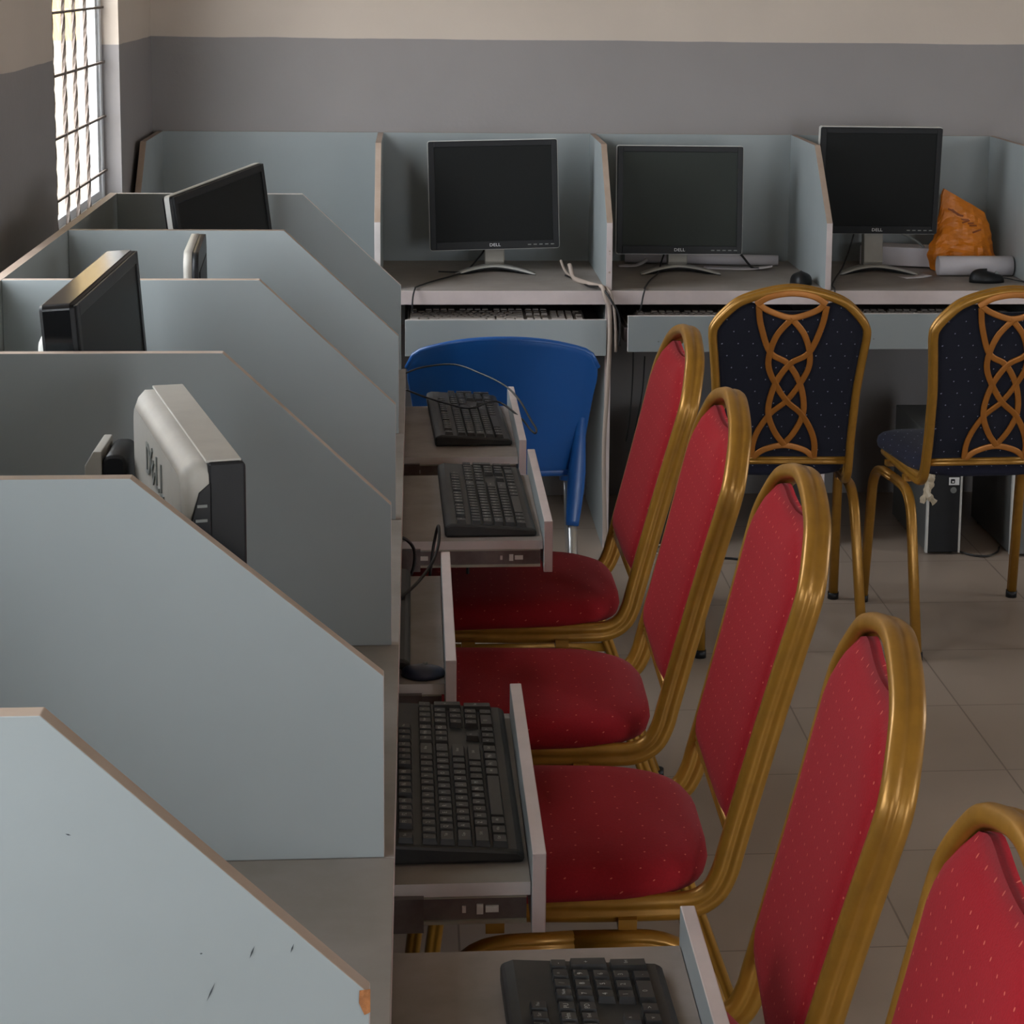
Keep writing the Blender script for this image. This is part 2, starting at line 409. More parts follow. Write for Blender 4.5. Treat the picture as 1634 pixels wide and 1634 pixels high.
def tray(root, y0, y1, xf, z_front=(.617, .707), zt=.67, body='traybrown', slides=True, ytray=None, xb=.12, hide_outer=False):
    """keyboard tray pulled out towards +x; y0<y1 span of its front board; xf = outer face of the board"""
    ta, tb = ytray if ytray else (y0+.012, y1-.012)
    t = MB(); t.box((xb, ta, zt-.015), (xf-.016, tb, zt), {'d': 1, '+z': 0, '-z': 0})
    tr = t.build('keyboard_tray', [body, 'lipwhite'], root)
    f = MB(); f.box((xf-.015, y0, z_front[0]), (xf, y1, z_front[1]), {'d': 1, '+x': 0, '-x': 0})
    f.build('tray_front', ['laminate', 'edge'], tr, .0012)
    if slides:
        for k, (ya, s) in enumerate(((ta, 1), (tb, -1))):
            g = MB(); x0 = max(.2, xf-.42)
            g.box((x0, ya+s*.002, zt-.043), (xf-.02, ya+s*.004, zt-.016), 0)
            g.box((x0, ya-s*.0015, zt-.046), (xf-.02, ya+s*.010, zt-.042), 1)
            g.box((x0, ya, zt-.0175), (xf-.02, ya+s*.010, zt-.0155), 1)
            for xx, w, h in ((.05, .007, .011), (.037, .014, .007), (.067, .004, .007), (.2, .016, .007), (.235, .007, .011), (.255, .005, .005)):
                px = xf-.02-xx
                if px > x0+.01: g.box((px-w/2, ya-s*.0005, zt-.030-h/2), (px+w/2, ya+s*.003, zt-.030+h/2), 2)
            o = g.build('tray_runner', ['slide', 'sliderim', 'hole'], tr, weld=False)
            m = MB(); m.box((.16, ya-s*.0115, zt-.05), (.655, ya-s*.0025, zt-.012), 0)
            for j in range(4): m.cyl((.30+.1*j, ya-s*.0122, zt-.03), (.30+.1*j, ya-s*.0115, zt-.03), .004, n=10)
            m.build('runner_housing', 'slide', o)
    return tr

LEFTY = [-1.788, -2.431, -3.064, -3.700, -4.365, -5.012]
left_specs = [  # board y0,y1,xf, label
    (-2.305, -1.765, .868, 'grey carrel desk in the row under the window, farthest one, end against the back row'),
    (-2.925, -2.385, .880, 'grey carrel desk beside the farthest red seat, its keyboard tray pulled far out'),
    (-3.640, -3.105, .702, 'grey carrel desk in the middle of the window row, empty tray barely pulled out'),
    (-4.268, -3.735, .785, 'grey carrel desk holding the silver-backed monitor in the window row'),
    (-4.935, -4.400, .926, 'grey carrel desk nearest the camera with scratched divider and chipped corner'),
]
for k, (b0, b1, xf, lab) in enumerate(left_specs):
    yf, yn = LEFTY[k], LEFTY[k+1]
    root = thing('carrel_desk', lab, 'desk', (0, 0, 0), group='carrel desks along the window wall')
    aa, bb, hb = (A, B, HB)
    if k == 3: aa = .372
    d = MB(); divider(d, yn, aa, bb, hb)
    dv = d.build('divider', ['laminate', 'edge', 'topedge'], root, .0008)
    s = MB(); s.box((.03, yn, 0), (.588 if k < 4 else .565, yn+TH, HD-.042), {'d': 0, '+x': 1}); s.build('side_panel', ['laminate', 'edge'], root)
    if k == 0:
        d = MB(); divider(d, yf); d.build('divider', ['laminate', 'lipwhite', 'lipwhite'], root, .0008)
        s = MB(); s.box((.03, yf, 0), (.608, yf+TH, HD-.042), {'d': 0, '+x': 1}); s.build('side_panel', ['laminate', 'edge'], root)
    bp = MB(); bp.box((-.017, yn, .08), (-.0005, yf+(TH if k == 0 else -.001), H), {'d': 0, '+z': 1}); bp.build('back_board', ['laminate', 'topedge'], root)
    t = MB(); t.box((.0, yn+.001, HD-.04), (.625, yf+(.016 if k == 0 else 0), HD-.0005), {'d': 0, '+x': 1}); t.build('desktop', ['desktop', 'edge'], root, .001)
    ty = (max(b0+.012, yn+TH+.012), min(b1-.012, yf-.013))
    tray(root, b0, b1, xf, ytray=ty, body='traybrown' if k != 3 else 'desktop')
    if k == 4:
        # scratches and the broken corner of the nearest divider
        for (px, pz, ln, an) in ((.508, .945, .015, 66), (.536, .973, .010, 68), (.563, .975, .007, 70), (.502, .973, .0022, 0), (.416, 1.060, .004, -20)):
            q = MB(); mx = Matrix.Translation((px, yn-.0004, pz)) @ Matrix.Rotation(-R(an), 4, 'Y')
            q.add([(-ln/2, 0, -.0001), (0, 0, -.0006), (ln/2, 0, 0), (0, 0, .0005)], [(0, 1, 2, 3)], mx=mx)
            q.build('scratch', 'scratch', dv)
        q = MB(); q.add([(.6156, yn-.0006, .944), (.6156, yn-.0006, .927), (.6115, yn-.0006, .925), (.6078, yn-.0006, .934), (.6082, yn-.0006, .943)], [(0, 4, 3, 2, 1)])
        q.build('chipped_corner', 'chip', dv)

# back row: rotated profile
BX = [-.12, .542, 1.189, 1.813, 2.44]
back_specs = [
    ('grey carrel desk in the back corner beside the window, empty, behind the window row', None, None, None),
    ('grey carrel desk of the back row in front of the blue plastic chair', (.618, 1.182), -.640, (.566, .669)),
    ('grey carrel desk of the back row between two monitors, half hidden by a navy chair', (1.237, 1.775), -.690, (.586, .688)),
    ('grey carrel desk of the back row holding the orange bag and paper roll', (1.845, 2.425), -.668, (.588, .690)),
]
for k, (lab, bspan, yfront, zf) in enumerate(back_specs):
    x0, x1 = BX[k], BX[k+1]
    root = thing('carrel_desk', lab, 'desk', (0, 0, 0), group='carrel desks along the back wall')
    def div_back(x, mats):
        d = MB(); poly = [(-.0165, HD), (-B, HD), (-B, HB), (-A, H), (-.0165, H)]
        d.prism(poly, x-TH/2, x+TH/2, 'x', 0, [0, 1, 2, 2, 0]); o = d.build('divider', mats, root, .0008)
        s = MB(); s.box((x-TH/2, -.03, 0), (x+TH/2, -.608, HD-.042), {'d': 0, '-y': 1}); s.build('side_panel', ['laminate', 'edge'], root)
        return o
    if k == 0: div_back(x0, ['laminate', 'topedge', 'topedge'])
    d = div_back(x1, ['laminate', 'lipwhite', 'topedge'] if k == 0 else ['laminate', 'edge', 'topedge'])
    bp = MB(); bp.box((x0+TH/2 if k else x0-TH/2, -.016, .55), (x1-TH/2 if k < 3 else x1+TH/2, -.001, H), {'d': 0, '+z': 1}); bp.build('back_board', ['laminate', 'topedge'], root)
    t = MB(); t.box((x0+(.001 if k else -.008), -.0165, HD-.04), (x1 if k < 3 else x1+.008, -.625, HD-.0005), {'d': 0, '-y': 1}); t.build('desktop', ['desktop', 'edge'], root, .001)
    if bspan:
        ta, tb = max(bspan[0]+.01, x0+TH/2+.013), min(bspan[1]-.01, x1-TH/2-.013)
        t = MB(); t.box((ta, -.12, .632), (tb, yfront+.016, .646), {'d': 1, '+z': 0}); tr = t.build('keyboard_tray', ['traybrown', 'lipwhite'], root)
        f = MB(); f.box((bspan[0], yfront, zf[0]), (bspan[1], yfront+.015, zf[1]), {'d': 1, '+y': 0, '-y': 0}); f.build('tray_front', ['laminate', 'lipwhite'], tr, .0012)
        for sx, xx in ((1, ta), (-1, tb)):
            g = MB(); g.box((xx+sx*.001, -.2, .603), (xx+sx*.004, yfront+.02, .631)); g.box((xx-sx*.0115, -.14, .60), (xx-sx*.001, -.60, .64)); g.build('tray_runner', 'slide', tr)
        # screws that hold the front
        for q in (.16, .84):
            xx = bspan[0]+(bspan[1]-bspan[0])*q
            g = MB(); g.cyl((xx, yfront-.0012, zf[0]+.03), (xx, yfront+.002, zf[0]+.03), .0022, n=8); g.build('screw', 'greyplastic', tr)
    if k == 1:    # knots / nicks on the front edge of the divider
        for zz, w in ((.86, .0025), (.852, .0015), (.80, .003)):
            g = MB(); g.cyl((x1+.001, -B-.0006, zz), (x1+.001, -B+.002, zz), w, n=8); g.build('nick', 'topedge', d)

# ------------------------------------------------------------------ monitors
def rr(w, h, r, n=5, cx=0, cy=0):
    """rounded rectangle outline ccw"""
    out = []
    for (sx, sy, a0) in ((1, -1, -90), (1, 1, 0), (-1, 1, 90), (-1, -1, 180)):
        for i in range(n+1):
            a = R(a0+90*i/n); out.append((cx+sx*(w/2-r)+r*math.cos(a), cy+sy*(h/2-r)+r*math.sin(a)))
    return out

def monitor_head(root, W, Hh, rim='silver', logo=True, screen='screen', bez=.017, chin=.024, thick=.03, bulge=.028, backmat='black', buttons=True):
    """panel with its origin at the centre of its bottom edge, screen facing -y"""
    t = MB()
    t.prism(rr(W, Hh, .006, 4, 0, Hh/2), 0, thick, 'y', 0, None, smooth=True)
    c = MB()
    case = t.build('casing', ['black'] if rim != 'all' else ['monback'], root)
    # screen recess and panel
    s = MB(); sw, sh = W-2*bez, Hh-bez-chin
    zc = chin+sh/2
    s.box((-sw/2, -.0012, zc-sh/2), (sw/2, -.0002, zc+sh/2)); s.build('screen', screen, root)
    b = MB()     # raised bezel ring
    for (a0, a1, b0, b1) in ((-W/2+.001, -sw/2, 0.001, Hh-.001), (sw/2, W/2-.001, .001, Hh-.001), (-sw/2, sw/2, .001, chin), (-sw/2, sw/2, Hh-bez, Hh-.001)):
        b.box((a0, -.0035, b0), (a1, .001, b1))
    b.build('bezel', 'black', root, .001, weld=False)
    # silver rim around the back half
    r = MB(); n = 5
    o1 = rr(W+.004, Hh+.004, .008, n, 0, Hh/2); o0 = rr(W-.004, Hh-.004, .006, n, 0, Hh/2)
    k = len(o1)
    v = [(x, .006, z) for x, z in o1]+[(x, thick-.004, z) for x, z in o1]+[(x, .006, z) for x, z in o0]+[(x, thick-.004, z) for x, z in o0]
    for i in range(k):
        j = (i+1) % k
        r.add(v, [(i, k+i, k+j, j), (2*k+j, 3*k+j, 3*k+i, 2*k+i), (i, j, 2*k+j, 2*k+i), (k+j, k+i, 3*k+i, 3*k+j)])
    r.build('rim', 'silver' if rim == 'silver' else rim, root)
    g = MB()     # back bulge
    bw, bh = W*.62, Hh*.6
    v = [(x, thick, z) for x, z in rr(W*.86, Hh*.84, .02, 4, 0, Hh/2)]+[(x, thick+bulge, z) for x, z in rr(bw, bh, .02, 4, 0, Hh/2)]
    kk = len(v)//2
    g.add(v, [(i, kk+i, kk+(i+1) % kk, (i+1) % kk) for i in range(kk)]+[tuple(range(kk, 2*kk))]); g.build('rear_shell', backmat, root)
    if logo:
        vs, fs = text_mesh('DELL', .013)
        l = MB(); l.add(vs, fs, mx=Matrix.Translation((0, -.0042, chin*.5)) @ Matrix.Rotation(R(90), 4, 'X') @ Matrix.Scale(1.15, 4, (1, 0, 0))); l.build('logo', 'white', root, weld=False)
    if buttons:
        for i in range(5):
            q = MB(); x = W/2-.02-.017*i; q.box((x-.005, -.0045, chin*.4), (x+.005, -.0030, chin*.4+.003)); q.build('button', 'greyplastic', root)

def office_monitor(label, x, y, zb, yaw, tilt, roll, W=.38, Hh=.32, screen='screen', base=None, neckw=.058):
    root = thing('monitor', label, 'monitor', (x, y, HD), group='monitors on the back row')
    head = bpy.data.objects.new('display_head', None)
    # head parts are built on the root with a shared transform
    before = set(bpy.data.objects)
    monitor_head(root, W, Hh, screen=screen)
    mx = Matrix.Translation((0, 0, zb-HD)) @ Euler((tilt, roll, yaw), 'YXZ').to_matrix().to_4x4()
    for o in set(bpy.data.objects)-before:
        if o.parent == root: o.matrix_local = mx
    bpy.data.objects.remove(head)
    # neck and curved two-legged foot
    n = MB(); hh = zb-HD
    n.prism([(.045, .0), (.075, .0), (.075, hh+.16), (.055, hh+.16), (.038, hh+.01), (.030, .028), (.045, .012)], -neckw/2, neckw/2, 'x'); n.build('neck', 'dullsilver', root, .003)
    f = MB(); N = 24; v = []
    for i in range(N+1):       # crescent foot
        u = -1+2*i/N; xx = u*.118; yy = -.028+.075*(1-abs(u)**1.4)-.03*0; zz = .001+.016*(1-abs(u)**1.8)
        w = .012+.012*(1-abs(u))
        v.append([(xx, yy-w-.018, max(0.0, zz-.010)), (xx, yy+w, max(0, zz-.010)), (xx, yy+w, zz+.002), (xx, yy-w-.006, zz+.002), (xx, yy-w-.018, zz-.002 if zz > .004 else .002)])
    for i in range(N):
        for q in range(5): f.add([v[i][q], v[i+1][q], v[i+1][(q+1) % 5], v[i][(q+1) % 5]], [(0, 1, 2, 3)], 1 if q in (4,) else 0, True)
    f.add(v[0], [tuple(range(5))]); f.add(v[-1], [tuple(range(5))[::-1]])
    f.build('foot', ['silver', 'black'], root)
    return root
office_monitor('black square monitor of the back row facing the blue plastic chair', .882, -.27, .820, R(.5), R(-4), R(-1.5))
office_monitor('black square monitor with a dusty greenish screen, in the middle of the back row', 1.431, -.27, .806, R(0), R(-4), R(.2), screen='screen_dusty', W=.376)
office_monitor('black square monitor raised above its divider beside the orange bag', 2.026, -.27, .868, R(1), R(4), R(.3), W=.368)

def row_monitor(name, label, x, y, zb, yaw, tilt, roll, W, Hh, **kw):
    root = thing(name, label, 'monitor', (x, y, HD), group='monitors in the window row')
    before = set(bpy.data.objects)
    monitor_head(root, W, Hh, **kw)
    mx = Matrix.Translation((0, 0, zb-HD)) @ Euler((tilt, roll, yaw), 'YXZ').to_matrix().to_4x4()
    for o in set(bpy.data.objects)-before:
        if o.parent == root: o.matrix_local = mx
    bk = Matrix.Rotation(yaw, 4, 'Z')
    n = MB(); n.box((-.03, .04, 0.01), (.03, .06, zb-HD+.12), mx=bk); n.build('neck', 'greyplastic', root, .003, weld=False)
    b = MB(); b.prism(rr(.24, .17, .05, 6, 0, .05), 0, .012, 'z', mx=bk); b.build('foot', 'black', root, .003)
    return root
row_monitor('monitor', 'black widescreen monitor tilted to one side in the farthest window carrel', .284, -2.085, .908, R(72), R(-6), R(-3.2), .465, .30, logo=False, buttons=False, bez=.016, rim='silver', thick=.020)
row_monitor('monitor', 'large glossy black widescreen monitor seen from its side in the middle window carrel', .235, -3.40, .886, R(88.5), R(-4), R(-.5), .50, .315, logo=False, buttons=False, thick=.045, rim='blackgloss', backmat='silver', bez=.018)

# slim monitor seen edge-on
root = thing('monitor', 'slim silver and black monitor seen edge-on, second window carrel from the back', 'monitor', (.262, -2.70, HD), group='monitors in the window row')
m4 = Matrix.Rotation(R(93), 4, 'Z')
s = MB(); s.prism(rr(.30, .34, .03, 6, 0, .235), -.013, -.002, 'y', mx=m4, smooth=True); s.build('casing', 'black', root)
s = MB(); s.prism(rr(.30, .342, .03, 6, 0, .235), -.002, .012, 'y', mx=m4, smooth=True); s.build('rear_shell', 'dullsilver', root)
s = MB(); s.box((-.12, -.0145, .10), (.12, -.0128, .37), mx=m4); s.build('screen', 'screen', root)
s = MB(); s.box((-.03, .012, .01), (.03, .03, .2), mx=m4); s.build('neck', 'greyplastic', root)
s = MB(); s.prism(rr(.18, .15, .04, 5, 0, .02), 0, .01, 'z', mx=m4); s.build('foot', 'greyplastic', root)

# silver-backed monitor, back turned to the camera
root = thing('monitor', 'silver-backed monitor with black vented side, its back turned to the camera', 'monitor', (.425, -4.085, HD), group='monitors in the window row')
mx = Matrix.Rotation(R(104.6), 4, 'Z') @ Matrix.Rotation(R(0), 4, 'X')
W, H1, zb = .405, .335, .055
s = MB(); s.prism([(0, zb), (0, zb+H1-.004), (.004, zb+H1), (.038, zb+H1), (.038, zb)], -W/2, W/2, 'x', mx=mx)
s.build('casing', 'black', root, .004)
v0 = rr(W, H1, .02, 6, 0, zb+H1/2); v1 = rr(W-.010, H1-.010, .02, 6, 0, zb+H1/2-.002); v2 = rr(W-.030, H1-.030, .02, 6, 0, zb+H1/2-.003)
s = MB(); k = len(v0); vv = [(x, .0375, z) for x, z in v0]+[(x, .050, z) for x, z in v0]+[(x, .058, z) for x, z in v1]+[(x, .064, z) for x, z in v2]
for L in range(3): s.add(vv, [(L*k+i, (L+1)*k+i, (L+1)*k+(i+1) % k, L*k+(i+1) % k) for i in range(k)], smooth=True, mx=mx)
s.add(vv, [tuple(range(3*k, 4*k))], mx=mx)
shell = s.build('rear_shell', 'dullsilver', root)
top = MB(); top.box((-W/2+.004, .004, zb+H1-.001), (W/2-.004, .040, zb+H1+.002), mx=mx); top.build('top_trim', 'dullsilver', root, .001)
scr = MB(); scr.box((-W/2+.016, -.0015, zb+.022), (W/2-.016, -.0003, zb+H1-.016), mx=mx); scr.build('screen', 'screen', root)
sd = MB()        # black wedge side cover with vents
sd.prism([(.036, zb), (.036, zb+H1-.02), (.048, zb+H1-.03), (.0655, zb+.24), (.0665, zb+.02), (.062, zb)], -W/2-.002, -W/2+.006, 'x', mx=mx); sd.build('side_cover', 'black', root, .001)
for i in range(7):
    vn = MB(); zz = zb+H1-.045-.015*i; vn.box((-W/2-.0030, .040, zz), (-W/2-.0016, .044+.006+.0018*i, zz+.003), mx=mx); vn.build('vent', 'greyplastic', root)
for i, ch in enumerate('DELL'):
    vs, fs = text_mesh(ch, .052, .0012)
    l = MB(); rt = Matrix.Rotation(R(42), 4, 'Z') if i == 1 else Matrix.Identity(4)
    l.add(vs, fs, mx=mx @ Matrix.Translation((.052-.036*i, .0645, zb+.280)) @ Matrix.Rotation(R(180), 4, 'Z') @ Matrix.Rotation(R(90), 4, 'X') @ rt)
    l.build('embossed_letter', 'greyplastic', root, weld=False)
q = MB(); q.box((-.16, .0635, zb+.16), (-.11, .0655, zb+.26), mx=mx); q.build('rear_hatch', 'dullsilver', root, .001)
s = MB(); s.box((-.035, .045, .012), (.035, .07, .12), mx=mx); s.build('neck', 'dullsilver', root, .003)
s = MB(); s.prism(rr(.24, .19, .06, 6, 0, .04), 0, .014, 'z', mx=mx); s.build('foot', 'dullsilver', root, .003)

# small speaker beside it
root = thing('computer_speaker', 'small silver and black speaker standing left of the silver-backed monitor', 'speaker', (.288, -3.90, HD))
s = MB(); s.prism(rr(.028, .315, .010, 4, .008, .160), -.045, .045, 'y', smooth=True); s.build('cabinet', 'black', root, .004)
s = MB(); s.prism([(-.026, .012), (-.008, .002), (-.0065, .002), (-.0065, .322), (-.016, .322), (-.026, .305)], -.046, .046, 'y'); s.build('front_shell', 'dullsilver', root, .004)
s = MB(); s.prism(rr(.09, .11, .02, 4, 0, 0), 0, .004, 'z'); s.build('foot', 'black', root)

# ------------------------------------------------------------------ keyboards
KEYS = []
def _row(y, items, x=0):
    for it in items:
        if isinstance(it, (int, float)): x += it; continue
        lab, w = it if isinstance(it, tuple) else (it, 1)
        KEYS.append((lab, x+w/2, y, w, 1)); x += w
_row(5.35, ['Esc', 1, 'F1', 'F2', 'F3', 'F4', .5, 'F5', 'F6', 'F7', 'F8', .5, 'F9', 'F10', 'F11', 'F12', .25, 'Prt', 'Scr', 'Pau'])
_row(4, list('`1234567890-=')+[('Bksp', 2), .25, 'Ins', 'Hm', 'PU', .25, 'Num', '/', '*', '-'])
_row(3, [('Tab', 1.5)]+list('QWERTYUIOP[]')+[('\\', 1.5), .25, 'Del', 'End', 'PD', .25, '7', '8', '9'])
_row(2, [('Caps', 1.75)]+list("ASDFGHJKL;'")+[('Enter', 2.25), 3.5, '4', '5', '6'])
_row(1, [('Shift', 2.25)]+list('ZXCVBNM,./')+[('Shift', 2.75), 1.25, '^', 1.25, '1', '2', '3'])
_row(0, [('Ctrl', 1.25), ('Win', 1.25), ('Alt', 1.25), ('', 6.25), ('Alt', 1.25), ('Fn', 1.25), ('Mn', 1.25), ('Ctrl', 1.25), .25, '<', 'v', '>', .25, ('0', 2), '.'])
KEYS += [('+', 22.25, 2.5, 1, 2), ('Ent', 22.25, .5, 1, 2)]
GL = {}
def keyboard_parts(root, body='dustkey', keym='key', legends=True, W=.45, D=.158):
    u = W/23.3; x0 = -W/2+(W-22.75*u)/2; y0 = -D/2+.016
    b = MB(); b.prism([(-D/2, 0), (-D/2, .010), (-D/2+.008, .014), (D/2-.012, .024), (D/2, .020), (D/2, 0)], -W/2, W/2, 'x'); b.build('body', body, root, .004)
    k = MB(); l = MB()
    for lab, kx, ky, kw, kh in KEYS:
        cx = x0+kx*u; cy = y0+ky*u+u/2; w = (kw*u-.0022)/2; h = (kh*u-.0022)/2
        base = .014+(cy+D/2-.008)/D*.0105; zt = base+.0065
        t = .0022
        v = [(cx-w, cy-h, base-.001), (cx+w, cy-h, base-.001), (cx+w, cy+h, base-.001), (cx-w, cy+h, base-.001),
             (cx-w+t, cy-h+t, zt), (cx+w-t, cy-h+t, zt), (cx+w-t, cy+h-t*.6, zt+.0008), (cx-w+t, cy+h-t*.6, zt+.0008)]
        k.add(v, [(4, 5, 6, 7), (0, 1, 5, 4), (1, 2, 6, 5), (2, 3, 7, 6), (3, 0, 4, 7)])
        if legends and lab:
            if lab not in GL: GL[lab] = text_mesh(lab, .0072 if len(lab) < 3 else .0048, 0)
            vs, fs = GL[lab]
            l.add(vs, fs, mx=Matrix.Translation((cx-w*.25 if len(lab) < 3 else cx, cy+h*.15, zt+.00095)))
    k.build('keycaps', keym, root)
    if legends: l.build('key_lettering', 'legend', root, weld=False)
def keyboard(label, x, y, z, rotz, group, **kw):
    r = thing('keyboard', label, 'keyboard', (x, y, z), rotz, group); keyboard_parts(r, **kw); return r
GK = 'black keyboards on the pulled-out trays'
kb = keyboard('black keyboard on the tray of the farthest window carrel, a cable looping over it', .758, -1.975, .6705, R(92), GK)
def kbcopy(label, x, y, rz):
    c = copy_tree(kb); c.location = (x, y, .6705); c.rotation_euler = (0, 0, rz); c['label'] = label; return c
kbcopy('black keyboard on the tray pulled out above the farthest red seat', .772, -2.665, R(91))
kbcopy('dusty black keyboard on the tray just beyond the nearest tray', .684, -3.985, R(90.5))
kbcopy('black keyboard on the nearest tray, cut by the bottom edge of the photo', .812, -4.700, R(91.5))
kbcopy('black keyboard pushed under the desktop of the middle window carrel', .560, -3.345, R(90))
GB = 'keyboards on the back row trays'
k2 = keyboard('beige keyboard on the closed tray behind the blue plastic chair', .875, -.545, .6465, R(0), GB, body='beigekeys', keym='beigekeys', legends=False, W=.50)
c = copy_tree(k2); c.location = (1.52, -.58, .6465); c['label'] = 'keyboard on the tray behind the left navy chair, under the middle monitor'
c = copy_tree(k2); c.location = (2.12, -.56, .6465); c['label'] = 'keyboard on the tray behind the right navy chair, under the raised monitor'

# ------------------------------------------------------------------ chairs
def oct_sec(a, b, g=0):
    """rounded tube section, a half-width sideways, b half-depth"""
    out = []
    for i in range(16):
        t = 2*math.pi*i/16; c, s = math.cos(t), math.sin(t)
        e = .62
        out.append((a*math.copysign(abs(c)**e, c), b*math.copysign(abs(s)**e, s)))
    return out
def groove_sec(a, b):
    """flat rounded rectangle with a shallow groove on the two wide sides"""
    return [(a, -b*.55), (a, -b*.25), (a*.82, -b*.12), (a*.82, b*.12), (a, b*.25), (a, b*.55), (a*.75, b*.9), (a*.4, b),
            (-a*.4, b), (-a*.75, b*.9), (-a, b*.55), (-a, b*.25), (-a*.82, b*.12), (-a*.82, -b*.12), (-a, -b*.25), (-a, -b*.55), (-a*.75, -b*.9), (-a*.4, -b), (a*.4, -b), (a*.75, -b*.9)]

def banquet_chair(label, group, kind):
    """forward = +y, origin on the floor under the back rails"""
    red = kind == 'red'
    zs = 1.0
    root = thing('banquet_chair', label, 'chair', (0, 0, 0), 0, group)
    K = .258 if red else .247
    lean = (lambda z: -(z-.50)*K)
    # half outline of the back, bottom to crown
    half = [(.176, .515), (.176, .56), (.178, .63), (.181, .70), (.189, .78), (.196, .845), (.190, .873), (.166, .904), (.129, .935), (.066, .957), (.0, .967)]
    hb = half[0][0]
    side = [(hb, .385, .447), (hb, .20, .441), (hb, .09, .441), (hb, .045, .444), (hb, .018, .460), (hb, .004, .486)]+[(x, lean(z), z) for x, z in half[:-1]]
    full = side+[(0, lean(half[-1][1]), half[-1][1])]+[(-x, y, z) for x, y, z in side[::-1]]
    p = smooth_path(full, 5)
    fr = MB(); fr.sweep(p, groove_sec(.0105, .0175), x0=(1, 0, 0))
    fr.build('back_frame', 'gold', root)
    # cross rail under the back pad
    zc = .535 if red else .500; hw = hb-.006
    cr = MB(); cr.sweep([(-hw, lean(zc)+.0, zc), (hw, lean(zc), zc)], groove_sec(.011, .011), x0=(0, 1, 0)); cr.build('cross_rail', 'gold', root)
    # seat frame rails front/back
    sf = MB(); sf.sweep(round_path([(.17, .385, .445), (.17, .408, .445), (-.17, .408, .445), (-.17, .385, .445)], .022), oct_sec(.009, .009))
    sf.build('seat_frame', 'gold', root, weld=False)
    # back pad: columns s, rows v up to a top edge that dips under the crown to leave the hand hole
    N = 32; NR = 22; pz0 = zc+.008
    def lerp(tab, t):
        for (a0, b0), (a1, b1) in zip(tab, tab[1:]):
            if a0 <= t <= a1: return b0+(b1-b0)*(t-a0)/(a1-a0)
        return tab[-1][1] if t > tab[-1][0] else tab[0][1]
    zx = [(x, z) for x, z in half if z >= .84][::-1]
    def hwid(z): return lerp([(z_, x_) for x_, z_ in half], min(z, .845))-.009
    def ztop(x):
        x = abs(x)
        if x > .10: return lerp(zx, x)-.012
        zc_ = .926 if red else .908
        if x > .075: t = (x-.075)/.025; return (lerp(zx, .10)-.012)*t+(zc_+.006)*(1-t)
        return zc_+.006*(x/.075)**2
    def padpt(i, j, sg):
        s_ = -1+2*i/N; z = pz0; v = j/NR
        x = s_*.187
        zt = ztop(x); z = pz0+(zt-pz0)*v; x = s_*hwid(z)
        zt = ztop(x); z = pz0+(zt-pz0)*v
        ex = max(0.0, 1-abs(s_)**7)**.5; ez = min(1, v*14, (1-v)*9)**.5
        dep, off = ((.019, .008) if sg > 0 else (.010, -.004))
        return (x, lean(z)+off+sg*dep*ex*ez, z)
    pad = MB()
    for sg in (1, -1):
        g = [[padpt(i, j, sg) for i in range(N+1)] for j in range(NR+1)]
        for j in range(NR):
            for i in range(N):
                q = [g[j][i], g[j][i+1], g[j+1][i+1], g[j+1][i]]
                pad.add(q[::-1] if sg > 0 else q, [(0, 1, 2, 3)], 0, True)
    g1 = [[padpt(i, j, 1) for i in range(N+1)] for j in range(NR+1)]; g2 = [[padpt(i, j, -1) for i in range(N+1)] for j in range(NR+1)]
    for j in range(NR):
        pad.add([g1[j][0], g1[j+1][0], g2[j+1][0], g2[j][0]], [(0, 1, 2, 3)], 0, True)
        pad.add([g1[j][N], g2[j][N], g2[j+1][N], g1[j+1][N]], [(0, 1, 2, 3)], 0, True)
    for i in range(N):
        pad.add([g1[-1][i], g1[-1][i+1], g2[-1][i+1], g2[-1][i]], [(0, 1, 2, 3)], 0, True)
        pad.add([g1[0][i+1], g1[0][i], g2[0][i], g2[0][i+1]], [(0, 1, 2, 3)], 0, True)
    pad.build('back_pad', 'red_back' if red else 'navy_back', root)
    # seat cushion
    def seat_outline(sc):
        pts = []
        cs = [(-.180, .012), (.180, .012), (.205, .418), (-.205, .418)]
        rad = [.125, .125, .06, .06]
        c0 = Vector((0, .22, 0)); P = [Vector((x, y, 0)) for x, y in cs]
        for i in range(4):
            a, b, c = P[i-1], P[i], P[(i+1) % 4]
            d1 = (a-b).normalized(); d2 = (c-b).normalized(); r = rad[i]
            s0 = b+d1*r; s1 = b+d2*r
            for k in range(9):
                t = k/8; q = s0*(1-t)**2+b*2*t*(1-t)+s1*t*t
                pts.append(c0+(q-c0)*sc)
        return pts
    st = MB(); lv = [(.93, .452), (.985, .456), (1.0, .468), (.99, .481), (.95, .491), (.86, .499), (.65, .504), (.35, .507)]
    rings = [[(q.x, q.y, z*zs) for q in seat_outline(s)] for s, z in lv]; k = len(rings[0])
    for a in range(len(rings)-1):
        for i in range(k): st.add([rings[a][i], rings[a][(i+1) % k], rings[a+1][(i+1) % k], rings[a+1][i]], [(0, 1, 2, 3)], 0, True)
    st.add(rings[-1]+[(0, .22, .508)], [(i, (i+1) % k, k) for i in range(k)], 0, True); st.add(rings[0], [tuple(range(k))[::-1]])
    st.build('seat', 'red_seat' if red else 'navy_seat', root)
    # leg loops, one inverted U per side, split front and rear
    topz = .408
